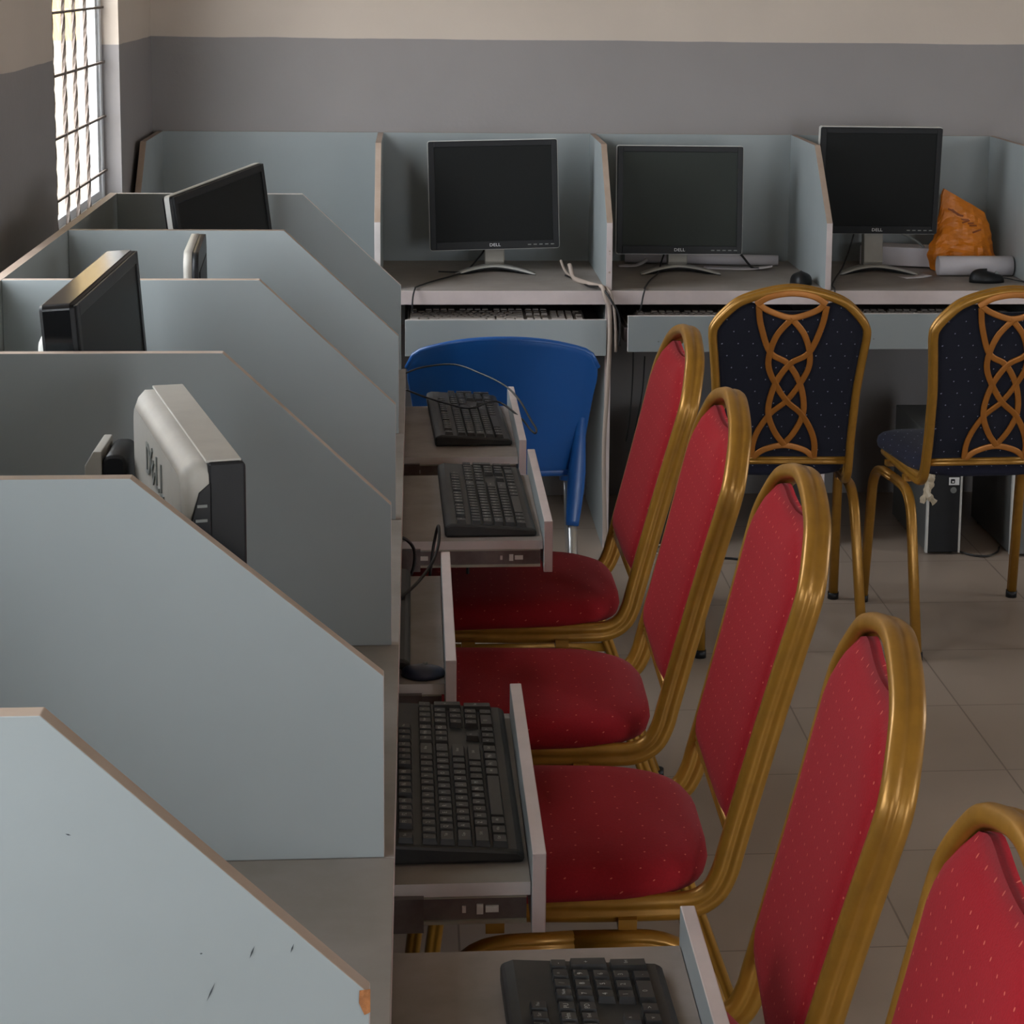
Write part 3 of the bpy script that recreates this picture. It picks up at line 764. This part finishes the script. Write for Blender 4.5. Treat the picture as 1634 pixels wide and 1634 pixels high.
    for sx in (1, -1):
        x = sx*.200; xf = sx*.218
        P = round_path([(xf, .405, .006), (sx*.212, .355, topz), (x, .20, topz)], [0, .075, 0], 8)
        l = MB(); l.sweep(P, groove_sec(.0125, .0115), x0=(1, 0, 0)); lo = l.build('leg', 'gold', root)
        c = MB(); c.cyl((xf, .4065, 0), (xf, .405, .02), .0158, n=14); c.build('rubber_foot', 'black', lo)
        P = round_path([(x, .20, topz), (x, .045, topz), (x+sx*.012, -.10, .006)], [0, .075, 0], 8)
        l = MB(); l.sweep(P, groove_sec(.0125, .0115), x0=(1, 0, 0)); lo = l.build('leg', 'gold', root)
        c = MB(); c.cyl((x+sx*.012, -.101, 0), (x+sx*.012, -.10, .02), .0158, n=14); c.build('rubber_foot', 'black', lo)
        for yy in (.13, .30):
            b = MB(); b.box((x-sx*.004, yy-.012, topz+.010), (sx*.168, yy+.012, .433)); b.build('seat_bracket', 'gold', root)
        if red:
            zz = .285; s = MB(); s.sweep([(x+sx*.003, .004, zz), (sx*.213, .368, zz)], oct_sec(.0045, .009), x0=(1, 0, 0)); s.build('stretcher', 'gold', root)
    if not red:
        # interlaced lattice on the rear of the back pad; drawn in (u, v): u metres sideways, v 0 at the crown .. 1 at the cross rail
        def L(cx, cy):
            xc = 590-(cy-180)*35/510
            z = .979-(cy-48)/(765-48)*(.979-.500)
            return ((cx-xc)/1690, z)
        S1 = [(448, 130), (458, 210), (497, 315), (570, 358), (618, 425), (640, 500), (638, 570), (602, 640), (553, 695)]
        S3 = [(592, 178), (530, 240), (497, 310), (490, 375), (520, 445), (568, 513), (630, 565), (672, 630), (690, 690), (688, 748)]
        T = [(448, 124), (500, 152), (592, 176), (690, 150), (730, 122)]
        Bt = [(418, 748), (470, 715), (555, 697), (640, 715), (690, 748)]
        lt = MB()
        sec = oct_sec(.003, .0080)
        def strand(pts, mir, off):
            q = []
            for a, b in pts:
                u, z = L(a, b)
                if mir: u = -u
                q.append((u, lean(z)-.0185-off, z*zs))
            q = smooth_path(q, 6)
            return q
        for pts, mir, off in ((S1, 0, 0), (S1, 1, .001), (S3, 0, .001), (S3, 1, 0), (T, 0, 0), (Bt, 0, 0)):
            q = strand(pts, mir, off)
            lt.sweep(q, sec, x0=(0, 1, 0) if abs((q[1]-q[0]).y) < .9 else None)
        lt.sweep(strand([(436, 124), (500, 93), (590, 80), (680, 91), (738, 122)], 0, 0), sec, x0=(0, 1, 0))
        lt.build('lattice', 'lattice', root, weld=False)
    return root

GR = 'red banquet chairs along the window row'
red = banquet_chair('red banquet chair with gold frame, farthest from the camera, beside the blue plastic chair', GR, 'red')
def put(c, x, y, rz, label=None):
    c.location = (x, y, 0); c.rotation_euler = (0, 0, R(rz))
    if label: c['label'] = label
reds = [(1.040, -2.541, 90.5, None),
        (1.032, -3.141, 89.2, 'red banquet chair with gold frame, second in line behind the farthest red one'),
        (1.050, -3.668, 89.2, 'red banquet chair with gold frame in the middle of the line of five'),
        (1.017, -4.333, 85.3, 'red banquet chair whose seat lies hidden under the nearest keyboard tray'),
        (1.008, -4.850, 86, 'red banquet chair closest to the camera, cut by the bottom right corner')]
for i, (x, y, a, lab) in enumerate(reds):
    c = red if i == 0 else copy_tree(red)
    put(c, x, y, a, lab)
GN = 'navy banquet chairs at the back row'
nv = banquet_chair('navy dotted chair with gold lattice back, the whole one left of its twin', GN, 'navy')
put(nv, 1.533, -1.491, -2); nv.scale = (.935,)*3
c = copy_tree(nv); put(c, 2.047, -1.515, 3, 'navy dotted lattice-back chair cut off by the right edge of the photo')
BLUES = (nv, c)

# blue moulded chair
root = thing('plastic_chair', 'blue moulded plastic chair with grey metal legs, pushed under the back row', 'chair', (.851, -1.50, 0))
NU, NV = 28, 22
def shell(u, v):
    """back rest: u -1..1, v 0 top .. 1 bottom"""
    zt = .788-.044*abs(u)**2.2-.030*max(0, (abs(u)-.88)/.12)**2
    zb_ = .452
    z = zt+(zb_-zt)*v
    hw = .223-.036*max(0, v-.12)**.8
    y = -.115+.085*v+.035*(abs(u)**2)*(1-.3*v)
    return Vector((u*hw, y, z))
g = [[shell(-1+2*i/NU, j/NV) for i in range(NU+1)] for j in range(NV+1)]
sh = MB()
for j in range(NV):
    for i in range(NU): sh.add([g[j][i], g[j+1][i], g[j+1][i+1], g[j][i+1]], [(0, 1, 2, 3)], 0, True)
bk = sh.build('backrest', 'blue', root)
so = bk.modifiers.new('thick', 'SOLIDIFY'); so.thickness = .007; so.offset = 0
bv = bk.modifiers.new('bevel', 'BEVEL'); bv.width = .003; bv.segments = 2; bv.limit_method = 'ANGLE'; bv.angle_limit = R(50)
rim = MB(); rim.tube([shell(-1+2*i/NU, 0)+Vector((0, .004, -.001)) for i in range(NU+1)], .0075, 8); rim.build('top_rim', 'blue', root)
st = MB()
def seatp(u, v):
    hw = .205+.02*v-.03*max(0, v-.85)/.15*.5
    return Vector((u*hw, .0+.42*v, .452-.012*math.sin(math.pi*v)*(1-u*u)-.03*max(0, v-.85)/.15))
g = [[seatp(-1+2*i/16, j/14) for i in range(17)] for j in range(15)]
for j in range(14):
    for i in range(16): st.add([g[j][i], g[j][i+1], g[j+1][i+1], g[j+1][i]], [(0, 1, 2, 3)], 0, True)
so_ = st.build('seat', 'blue', root); q = so_.modifiers.new('thick', 'SOLIDIFY'); q.thickness = .02; q.offset = -1
q = so_.modifiers.new('bevel', 'BEVEL'); q.width = .006; q.segments = 3
for sx in (1, -1):
    # rear leg sleeve moulded to the back, then metal leg
    s = MB(); P = smooth_path([(sx*.190, -.046, .63), (sx*.186, -.036, .54), (sx*.180, -.036, .45), (sx*.175, -.043, .385), (sx*.169, -.052, .325)], 5)
    n = len(P); s.sweep(P, oct_sec(.021, .015), x0=(1, 0, 0), scale=[.30+.70*min(1, i/(n*.45)) if i < n*.6 else 1-.28*(i-n*.6)/(n*.4) for i in range(n)]); s.build('leg_sleeve', 'blue', root)
    s = MB(); s.tube([(sx*.169, -.050, .34), (sx*.176, -.085, .004)], .0115, 12); s.build('leg', 'chrome', root)
    s = MB(); s.sweep([(sx*.190, .38, .44), (sx*.190, .385, .33)], oct_sec(.022, .016), x0=(1, 0, 0)); s.build('leg_sleeve', 'blue', root)
    s = MB(); s.tube([(sx*.190, .384, .34), (sx*.205, .41, .004)], .0125, 12); s.build('leg', 'chrome', root)

# ------------------------------------------------------------------ computer towers on the floor
def tower(label, x, y, W=.10, D=.42, Hh=.35, film=True, front='black'):
    r = thing('computer_tower', label, 'computer', (x, y, 0), 0, 'computer towers under the back row')
    s = MB(); s.box((0, .012, .008), (W, D, Hh)); s.build('case', 'towergrey', r, .003)
    s = MB(); s.box((.006, 0, .008), (W-.006, .014, Hh-.002)); s.build('front_panel', front, r, .002)
    for xx in (0, W-.006): s = MB(); s.box((xx, .001, .006), (xx+.006, .014, Hh)); s.build('front_trim', 'silver', r)
    s = MB(); s.box((.016, -.001, Hh-.05), (W-.016, .001, Hh-.03)); s.build('disc_drive', 'blackgloss', r)
    s = MB(); s.box((W*.60, -.0012, .205), (W*.60+.030, .0005, .227)); bd = s.build('badge', 'white', r)
    s = MB(); s.prism(rr(.012, .013, .002, 2, W*.60+.011, .216), -.0018, -.001, 'y'); s.box((W*.60+.009, -.0022, .212), (W*.60+.014, -.0017, .217), 1); s.build('badge_mark', ['black', 'white'], bd, weld=False)
    s = MB(); s.cyl((W*.60+.014, -.0015, .190), (W*.60+.014, .001, .190), .009, n=18); s.build('power_button', 'greyplastic', r)
    for xx in (.012, W-.02):
        for yy in (.03, D-.05): s = MB(); s.cyl((xx, yy, 0), (xx, yy, .009), .006, n=8); s.build('rubber_foot', 'black', r)
    return r
tower('slim black-fronted computer tower with silver trim on the floor under the right navy chair', 2.098, -.72)
tower('pale-trimmed computer tower on the floor at the right edge of the photo', 2.335, -.75, W=.09, front='towergrey')
tower('dark computer tower on the floor behind the red chairs', 1.335, -.62, W=.10, Hh=.30)
def film(pts, label, loc):
    pass
s = MB(); random.seed(3)
for q in range(2):
    P = [Vector((2.100+.004*i*math.sin(q*2+i)+.006*q, -.727-.004*math.sin(i*1.7+q), .255-.02*i)) for i in range(6)]
    s.sweep(smooth_path(P, 4), [(.010, 0), (.004, .003), (-.006, .001), (-.012, -.002), (-.002, -.003)], x0=(1, 0, 0), scale=[.5+.5*abs(math.sin(i*.8+q)) for i in range(21)])
tag(s.build('plastic_wrap', 'dust', weld=False), 'crumpled translucent plastic wrap hanging on the front of the black-fronted computer tower', 'plastic wrap')

# ------------------------------------------------------------------ things on the back row
# orange bag
root = thing('plastic_bag', 'crumpled orange plastic bag with faded brown print, behind the paper roll', 'bag', (2.315, -.215, HD))
bg = MB(); NU, NV = 40, 26; g = []
for j in range(NV+1):
    v = j/NV; row = []
    for i in range(NU):
        a = 2*math.pi*i/NU; c, s_ = math.cos(a), math.sin(a)
        # left side stands up in a peak, right side slumps
        w = .098*(1-.35*v**3); d = .055*(1-.93*v**1.6)
        x = w*c-.008*v; y = d*s_
        hx = .250-.56*max(0, x+.075) if x > -.075 else .250-1.6*(-.075-x)
        if x > .055: hx -= 1.1*(x-.055)
        z = v*hx
        n1 = noise.noise(Vector((x*14, y*20+3, z*14)))*.024; n2 = (1-abs(noise.noise(Vector((x*26+7, y*22, z*26))))*3)*.006; n3 = noise.noise(Vector((x*60, y*50, z*60+2)))*.006
        rx = Vector((c*.4, math.copysign(1, s_) if abs(s_) > .1 else s_*5, .15)).normalized()
        p = Vector((x, y, z))+rx*(n1+n2+n3)*(1-.6*v)
        p.z = max(.001, p.z); row.append(p)
    g.append(row)
for j in range(NV):
    for i in range(NU): bg.add([g[j][i], g[j][(i+1) % NU], g[j+1][(i+1) % NU], g[j+1][i]], [(0, 1, 2, 3)], 0, False)
bg.add(g[0], [tuple(range(NU))[::-1]]); bg.add(g[-1], [tuple(range(NU))])
bo = bg.build('bag_film', 'orange', root)
def on_bag(px, pz, dy):
    return Vector((px, dy, pz))
from mathutils.bvhtree import BVHTree
bvh = BVHTree.FromPolygons([v.co for v in bo.data.vertices], [tuple(p.vertices) for p in bo.data.polygons])
pr = MB()
for i in range(9):
    x = -.052+.012*i*.8+random.uniform(-.003, .003); z = .185-.007*i+random.uniform(-.006, .006)
    h = bvh.ray_cast(Vector((x, -.3, z)), Vector((0, 1, 0)))
    if h[0]:
        p = h[0]+h[1]*.0015; t = Vector((0, 0, 1)).cross(h[1]).normalized(); b_ = h[1].cross(t)
        a = .009+.003*(i % 3); bb = .0028
        ang = random.uniform(-.8, .5); t2 = t*math.cos(ang)+b_*math.sin(ang); b2 = h[1].cross(t2)
        pr.add([p-t2*a-b2*bb, p+t2*a-b2*bb, p+t2*a+b2*bb, p-t2*a+b2*bb], [(0, 1, 2, 3)])
pr.build('printed_mark', 'orangeprint', root, weld=False)

def paper_roll(label, p0, p1, r, loc=(0, 0, 0)):
    o = MB(); p0 = Vector(p0); p1 = Vector(p1); d = (p1-p0).normalized(); a = d.orthogonal().normalized(); b = d.cross(a)
    N = 60; v = []
    for i in range(N+1):
        t = i/N*2*math.pi*2.15; rr_ = r*(1-.10*i/N)
        q = a*math.cos(t)*rr_+b*math.sin(t)*rr_; v += [p0+q, p1+q]
    for i in range(N): o.add([v[2*i], v[2*i+1], v[2*i+3], v[2*i+2]], [(0, 1, 2, 3)], 0, True)
    ob = o.build('paper_roll', 'paper'); m = ob.modifiers.new('thick', 'SOLIDIFY'); m.thickness = .0012
    return tag(ob, label, 'paper roll')
paper_roll('white paper roll lying in front of the orange bag', (2.200, -.335, HD+.030), (2.425, -.335, HD+.030), .0285)
paper_roll('long thin white paper roll lying behind the middle monitor', (1.29, -.062, HD+.0165), (1.755, -.130, HD+.0165), .015)
# loose paper sheets and a folded carton
s = MB(); mx = Matrix.Translation((2.17, -.10, HD+.003)) @ Matrix.Rotation(R(-20), 4, 'Z')
s.box((-.115, -.05, 0), (.115, .045, .058), mx=mx); s.v = [p+Vector((-.032, .0, 0)) for p in s.v]; o = s.build('white_carton', 'paper', None, .003)
tag(o, 'low white carton lying at an angle behind the raised monitor', 'box')
def sheet(label, x, y, rz, w, h, curl, z=HD+.001):
    s = MB(); N = 12; v = []
    for i in range(N+1):
        t = i/N; v.append([(-w/2+w*t, -h/2, curl*max(0, t-.5)**2*4), (-w/2+w*t, h/2, curl*max(0, t-.5)**2*4)])
    for i in range(N): s.add([v[i][0], v[i+1][0], v[i+1][1], v[i][1]], [(0, 1, 2, 3)], 0, True)
    o = s.build('paper_sheet', 'paper'); m = o.modifiers.new('thick', 'SOLIDIFY'); m.thickness = .0004; m.offset = 1
    o.location = (x, y, z); o.rotation_euler = (0, 0, R(rz)); return tag(o, label, 'paper')
sheet('white paper sheet with a curled edge in front of the thin paper roll', 1.62, -.195, -14, .21, .06, .012)
sheet('small white paper showing beside the neck of the middle monitor', 1.305, -.135, 3, .09, .05, .02)
sheet('crumpled pale sheet under the foot of the raised monitor, near the paper roll', 2.125, -.365, 20, .09, .05, .004)

def mouse(label, x, y, z, rz, m='black', tail=None):
    r = thing('computer_mouse', label, 'mouse', (x, y, z), R(rz), 'computer mice')
    s = MB(); NU, NV = 20, 8; g = []
    for j in range(NV+1):
        ph = math.pi/2*j/NV; row = []
        for i in range(NU):
            a = 2*math.pi*i/NU
            cx = .054*math.cos(a); cy = .030*math.sin(a)*(1-.08*math.cos(2*a)); k = math.cos(ph)**.55
            row.append((cx*k, cy*k, .033*math.sin(ph)**.8*(1-.22*cx/.054)))
        g.append(row)
    for j in range(NV):
        for i in range(NU): s.add([g[j][i], g[j][(i+1) % NU], g[j+1][(i+1) % NU], g[j+1][i]], [(0, 1, 2, 3)], 0, True)
    s.add(g[0], [tuple(range(NU))[::-1]]); s.build('shell', m, r)
    w = MB(); w.cyl((.030, -.003, .026), (.030, .003, .026), .006, n=14); w.build('scroll_wheel', 'greyplastic', r)
    if tail: t = MB(); t.tube(smooth_path(tail, 6), .0018, 7); t.build('cord', 'cable', r)
    return r
mouse('black computer mouse in front of the white paper roll', 2.315, -.462, HD, 4, tail=[(.05, 0, .012), (.085, -.004, .006), (.105, -.05, .004), (.104, -.150, .005), (.104, -.172, .0), (.104, -.176, -.03)])
mouse('dark computer mouse just above the crown of the whole navy chair', 1.757, -.50, HD, 80)
bm_ = mouse('dark blue rounded mouse lying on the barely pulled-out tray of the middle window carrel', .657, -3.592, .6712, 80, 'mouseblue'); bm_.scale = (.5, .95, .4)

# ------------------------------------------------------------------ cables
def cable(label, pts, r=.0025, m='cable', name='cable'):
    s = MB(); s.tube(smooth_path(pts, 6), r, 8)
    return tag(s.build(name, m), label, 'cable')
e = HD+.0045
cable('black cable running off the desk front left of the blue chair monitor', [(.875, -.20, .84), (.84, -.20, .79), (.80, -.25, e), (.76, -.36, e), (.70, -.47, e), (.652, -.58, e), (.646, -.634, .757), (.640, -.644, .735), (.638, -.646, .70), (.640, -.62, .688)])
cable('short black cable end lying left of the neck of the blue chair monitor', [(.80, -.30, e), (.76, -.295, e), (.715, -.285, e)], .0022)
cable('black cable hanging over the desk front under the middle monitor', [(1.405, -.21, .83), (1.385, -.22, .78), (1.365, -.30, e), (1.325, -.45, e), (1.292, -.60, e), (1.289, -.634, .756), (1.283, -.640, .735), (1.277, -.640, .70), (1.274, -.62, .69)])
cable('black cable falling over the desk front under the raised monitor', [(1.975, -.21, .88), (1.960, -.21, .82), (1.925, -.28, .77), (1.88, -.40, e), (1.838, -.55, e), (1.829, -.632, .756), (1.828, -.640, .735), (1.828, -.640, .70)])
cable('thick grey cable arching behind the raised monitor towards the paper roll', [(2.06, -.17, .885), (2.12, -.175, .86), (2.17, -.17, .835), (2.195, -.18, .815)], .004, 'greyplastic')
cable('dark cable arching behind the middle monitor over the paper roll', [(1.48, -.16, .83), (1.55, -.17, .815), (1.62, -.17, .80), (1.66, -.20, .757), (1.68, -.22, e)], .0035)
cable('beige cable draped over the desk edge and down beside the blue plastic chair', [(1.095, -.38, .79), (1.105, -.42, .755), (1.13, -.53, e+.004), (1.160, -.610, e+.006), (1.168, -.642, .762), (1.176, -.650, .735), (1.188, -.650, .70), (1.190, -.652, .60), (1.184, -.652, .45), (1.178, -.650, .30), (1.182, -.65, .12), (1.188, -.65, .008)], .0065, 'cablebeige')
cable('pale cable end standing up on the desk near the blue chair monitor', [(1.075, -.30, .79), (1.085, -.33, .765), (1.10, -.40, .757), (1.14, -.52, .757), (1.168, -.60, .760), (1.184, -.642, .756), (1.196, -.650, .73), (1.205, -.652, .66), (1.207, -.652, .58)], .004, 'cablebeige')
cable('dark cable beside the beige one at the side panel', [(1.085, -.36, e), (1.12, -.48, e), (1.135, -.57, e), (1.165, -.636, .760), (1.190, -.668, .73), (1.214, -.672, .68), (1.216, -.670, .60)], .003)
# loops at the farthest window carrel
cable('thin black cable looping over the farthest keyboard and off the tray', [(.50, -1.60, .70), (.60, -1.66, .712), (.66, -1.63, .725), (.735, -1.645, .735), (.795, -1.72, .728), (.845, -1.83, .722), (.872, -1.93, .71), (.888, -2.08, .70), (.897, -2.14, .692), (.893, -2.17, .690), (.884, -2.14, .692), (.868, -2.08, .702), (.82, -2.0, .722), (.765, -2.02, .712), (.72, -1.97, .710), (.66, -1.86, .706), (.60, -1.72, .70), (.52, -1.66, .70)], .0022)
cable('thin black cable hanging between the second and third window carrels', [(.60, -3.00, .70), (.628, -3.00, .70), (.645, -2.99, .675), (.640, -3.00, .64), (.620, -3.0, .62)], .0028)
cable('black cable rising over the rim of the barely pulled-out tray', [(.50, -3.40, .69), (.60, -3.32, .688), (.64, -3.25, .69), (.672, -3.15, .70), (.684, -3.10, .720), (.684, -3.05, .735), (.677, -3.03, .70), (.670, -3.05, .65)], .0026)
cable('thin dark cable hanging under the middle tray front of the back row', [(1.262, -.60, .60), (1.262, -.60, .50), (1.258, -.58, .38), (1.25, -.56, .30)], .002)
cable('second thin dark cable hanging under the middle tray front', [(1.30, -.56, .55), (1.295, -.56, .45), (1.28, -.55, .35), (1.272, -.55, .29)], .002)
s = MB(); random.seed(5)
P = [(1.33+random.uniform(-.09, .05), -.66+random.uniform(-.12, .10), .004+.003*i) for i in range(9)]
s.tube(smooth_path(P, 5), .003, 7); tag(s.build('cable', 'cablebeige'), 'tangle of pale cable on the floor beside the dark computer tower', 'cable')
cable('thin dark cable lying on the floor behind the left navy chair', [(1.40, -.80, .004), (1.50, -.74, .004), (1.60, -.78, .004), (1.70, -.86, .004)], .003)
cable('reddish dark cable on the floor beside the black-fronted computer tower', [(2.20, -.70, .004), (2.23, -.74, .004), (2.27, -.75, .004), (2.31, -.71, .004), (2.33, -.66, .004)], .003)
cable('long black cable hanging by the farthest red seat, under the carrel row', [(.745, -2.55, .62), (.745, -2.56, .40), (.745, -2.56, .20), (.748, -2.56, .005)], .003)
# small black plug things on the floor between the second and third red seats
s = MB(); s.box((1.02, -2.72, 0), (1.09, -2.69, .022)); o = s.build('power_plug', 'black', None, .004)
s2 = MB(); s2.tube(smooth_path([(1.02, -2.705, .010), (.98, -2.70, .008), (.955, -2.73, .006), (.94, -2.71, .005)], 5), .004, 7); s2.build('cord', 'cable', o)
tag(o, 'small black power plug with short cord on the floor between two red chairs', 'plug')

# ------------------------------------------------------------------ camera
cam = bpy.data.cameras.new('camera'); co = bpy.data.objects.new('camera', cam); COL.objects.link(co); SC.camera = co
f, cx, cy, yaw, pitch, roll = 3301.3064, 944.309, 487.7316, .0862, .1597, .0129
cyw, syw, cp, sp, cr_, sr_ = math.cos(yaw), math.sin(yaw), math.cos(pitch), math.sin(pitch), math.cos(roll), math.sin(roll)
fw = Vector((syw*cp, cyw*cp, -sp)); rt = Vector((cyw, -syw, 0)); up = rt.cross(fw)
r2 = rt*cr_+up*sr_; u2 = -rt*sr_+up*cr_
m3 = Matrix((r2, u2, -fw)).transposed()
co.matrix_world = Matrix.Translation((.6466, -6.3405, 1.6312)) @ m3.to_4x4()
cam.sensor_width = 36; cam.lens = f*36/1634; cam.shift_x = (817-cx)/1634; cam.shift_y = (cy-817)/1634
cam.clip_start = .05; cam.clip_end = 100

# ------------------------------------------------------------------ light: overcast sky through the windows and the doorway
w = bpy.data.worlds.new('overcast_sky'); SC.world = w; w.use_nodes = True
bg_ = w.node_tree.nodes['Background']; bg_.inputs[0].default_value = (.88, .94, 1.0, 1); bg_.inputs[1].default_value = 11.0
def portal(x, op, s):
    l = bpy.data.lights.new('daylight_portal', 'AREA'); l.shape = 'RECTANGLE'; l.size = op[1]-op[0]; l.size_y = op[3]-op[2]; l.cycles.is_portal = True
    o = bpy.data.objects.new('daylight_portal', l); COL.objects.link(o); o.location = (x, (op[0]+op[1])/2, (op[2]+op[3])/2)
    z = Vector((s, 0, 0)); X = Vector((0, 1, 0)); Y = z.cross(X)*1
    o.matrix_world = Matrix.Translation(o.location) @ Matrix((X, (-z).cross(X)*-1 if False else z.cross(X)*-1, -z)).transposed().to_4x4() if False else Matrix.Translation(o.location) @ z.to_track_quat('-Z', 'Z').to_matrix().to_4x4()
    # after tracking, local x lies along world y
for op in WL: portal(XL-.12, op, 1)
for op in WR: portal(XR+.12, op, -1)
l = bpy.data.lights.new('daylight_portal', 'AREA'); l.shape = 'RECTANGLE'; l.size = 1.2; l.size_y = 2.15; l.cycles.is_portal = True
o = bpy.data.objects.new('daylight_portal', l); COL.objects.link(o); o.matrix_world = Matrix.Translation((3.0, YF-.14, 1.075)) @ Vector((0, 1, 0)).to_track_quat('-Z', 'Z').to_matrix().to_4x4()

SC.view_settings.view_transform = 'Standard'; SC.view_settings.look = 'None'; SC.view_settings.gamma = 1
SC.view_settings.use_curve_mapping = False
SC.view_settings.exposure = 0.16
SC.cycles.max_bounces = 10; SC.cycles.diffuse_bounces = 6; SC.cycles.transparent_max_bounces = 8
SC.cycles.sample_clamp_indirect = 8
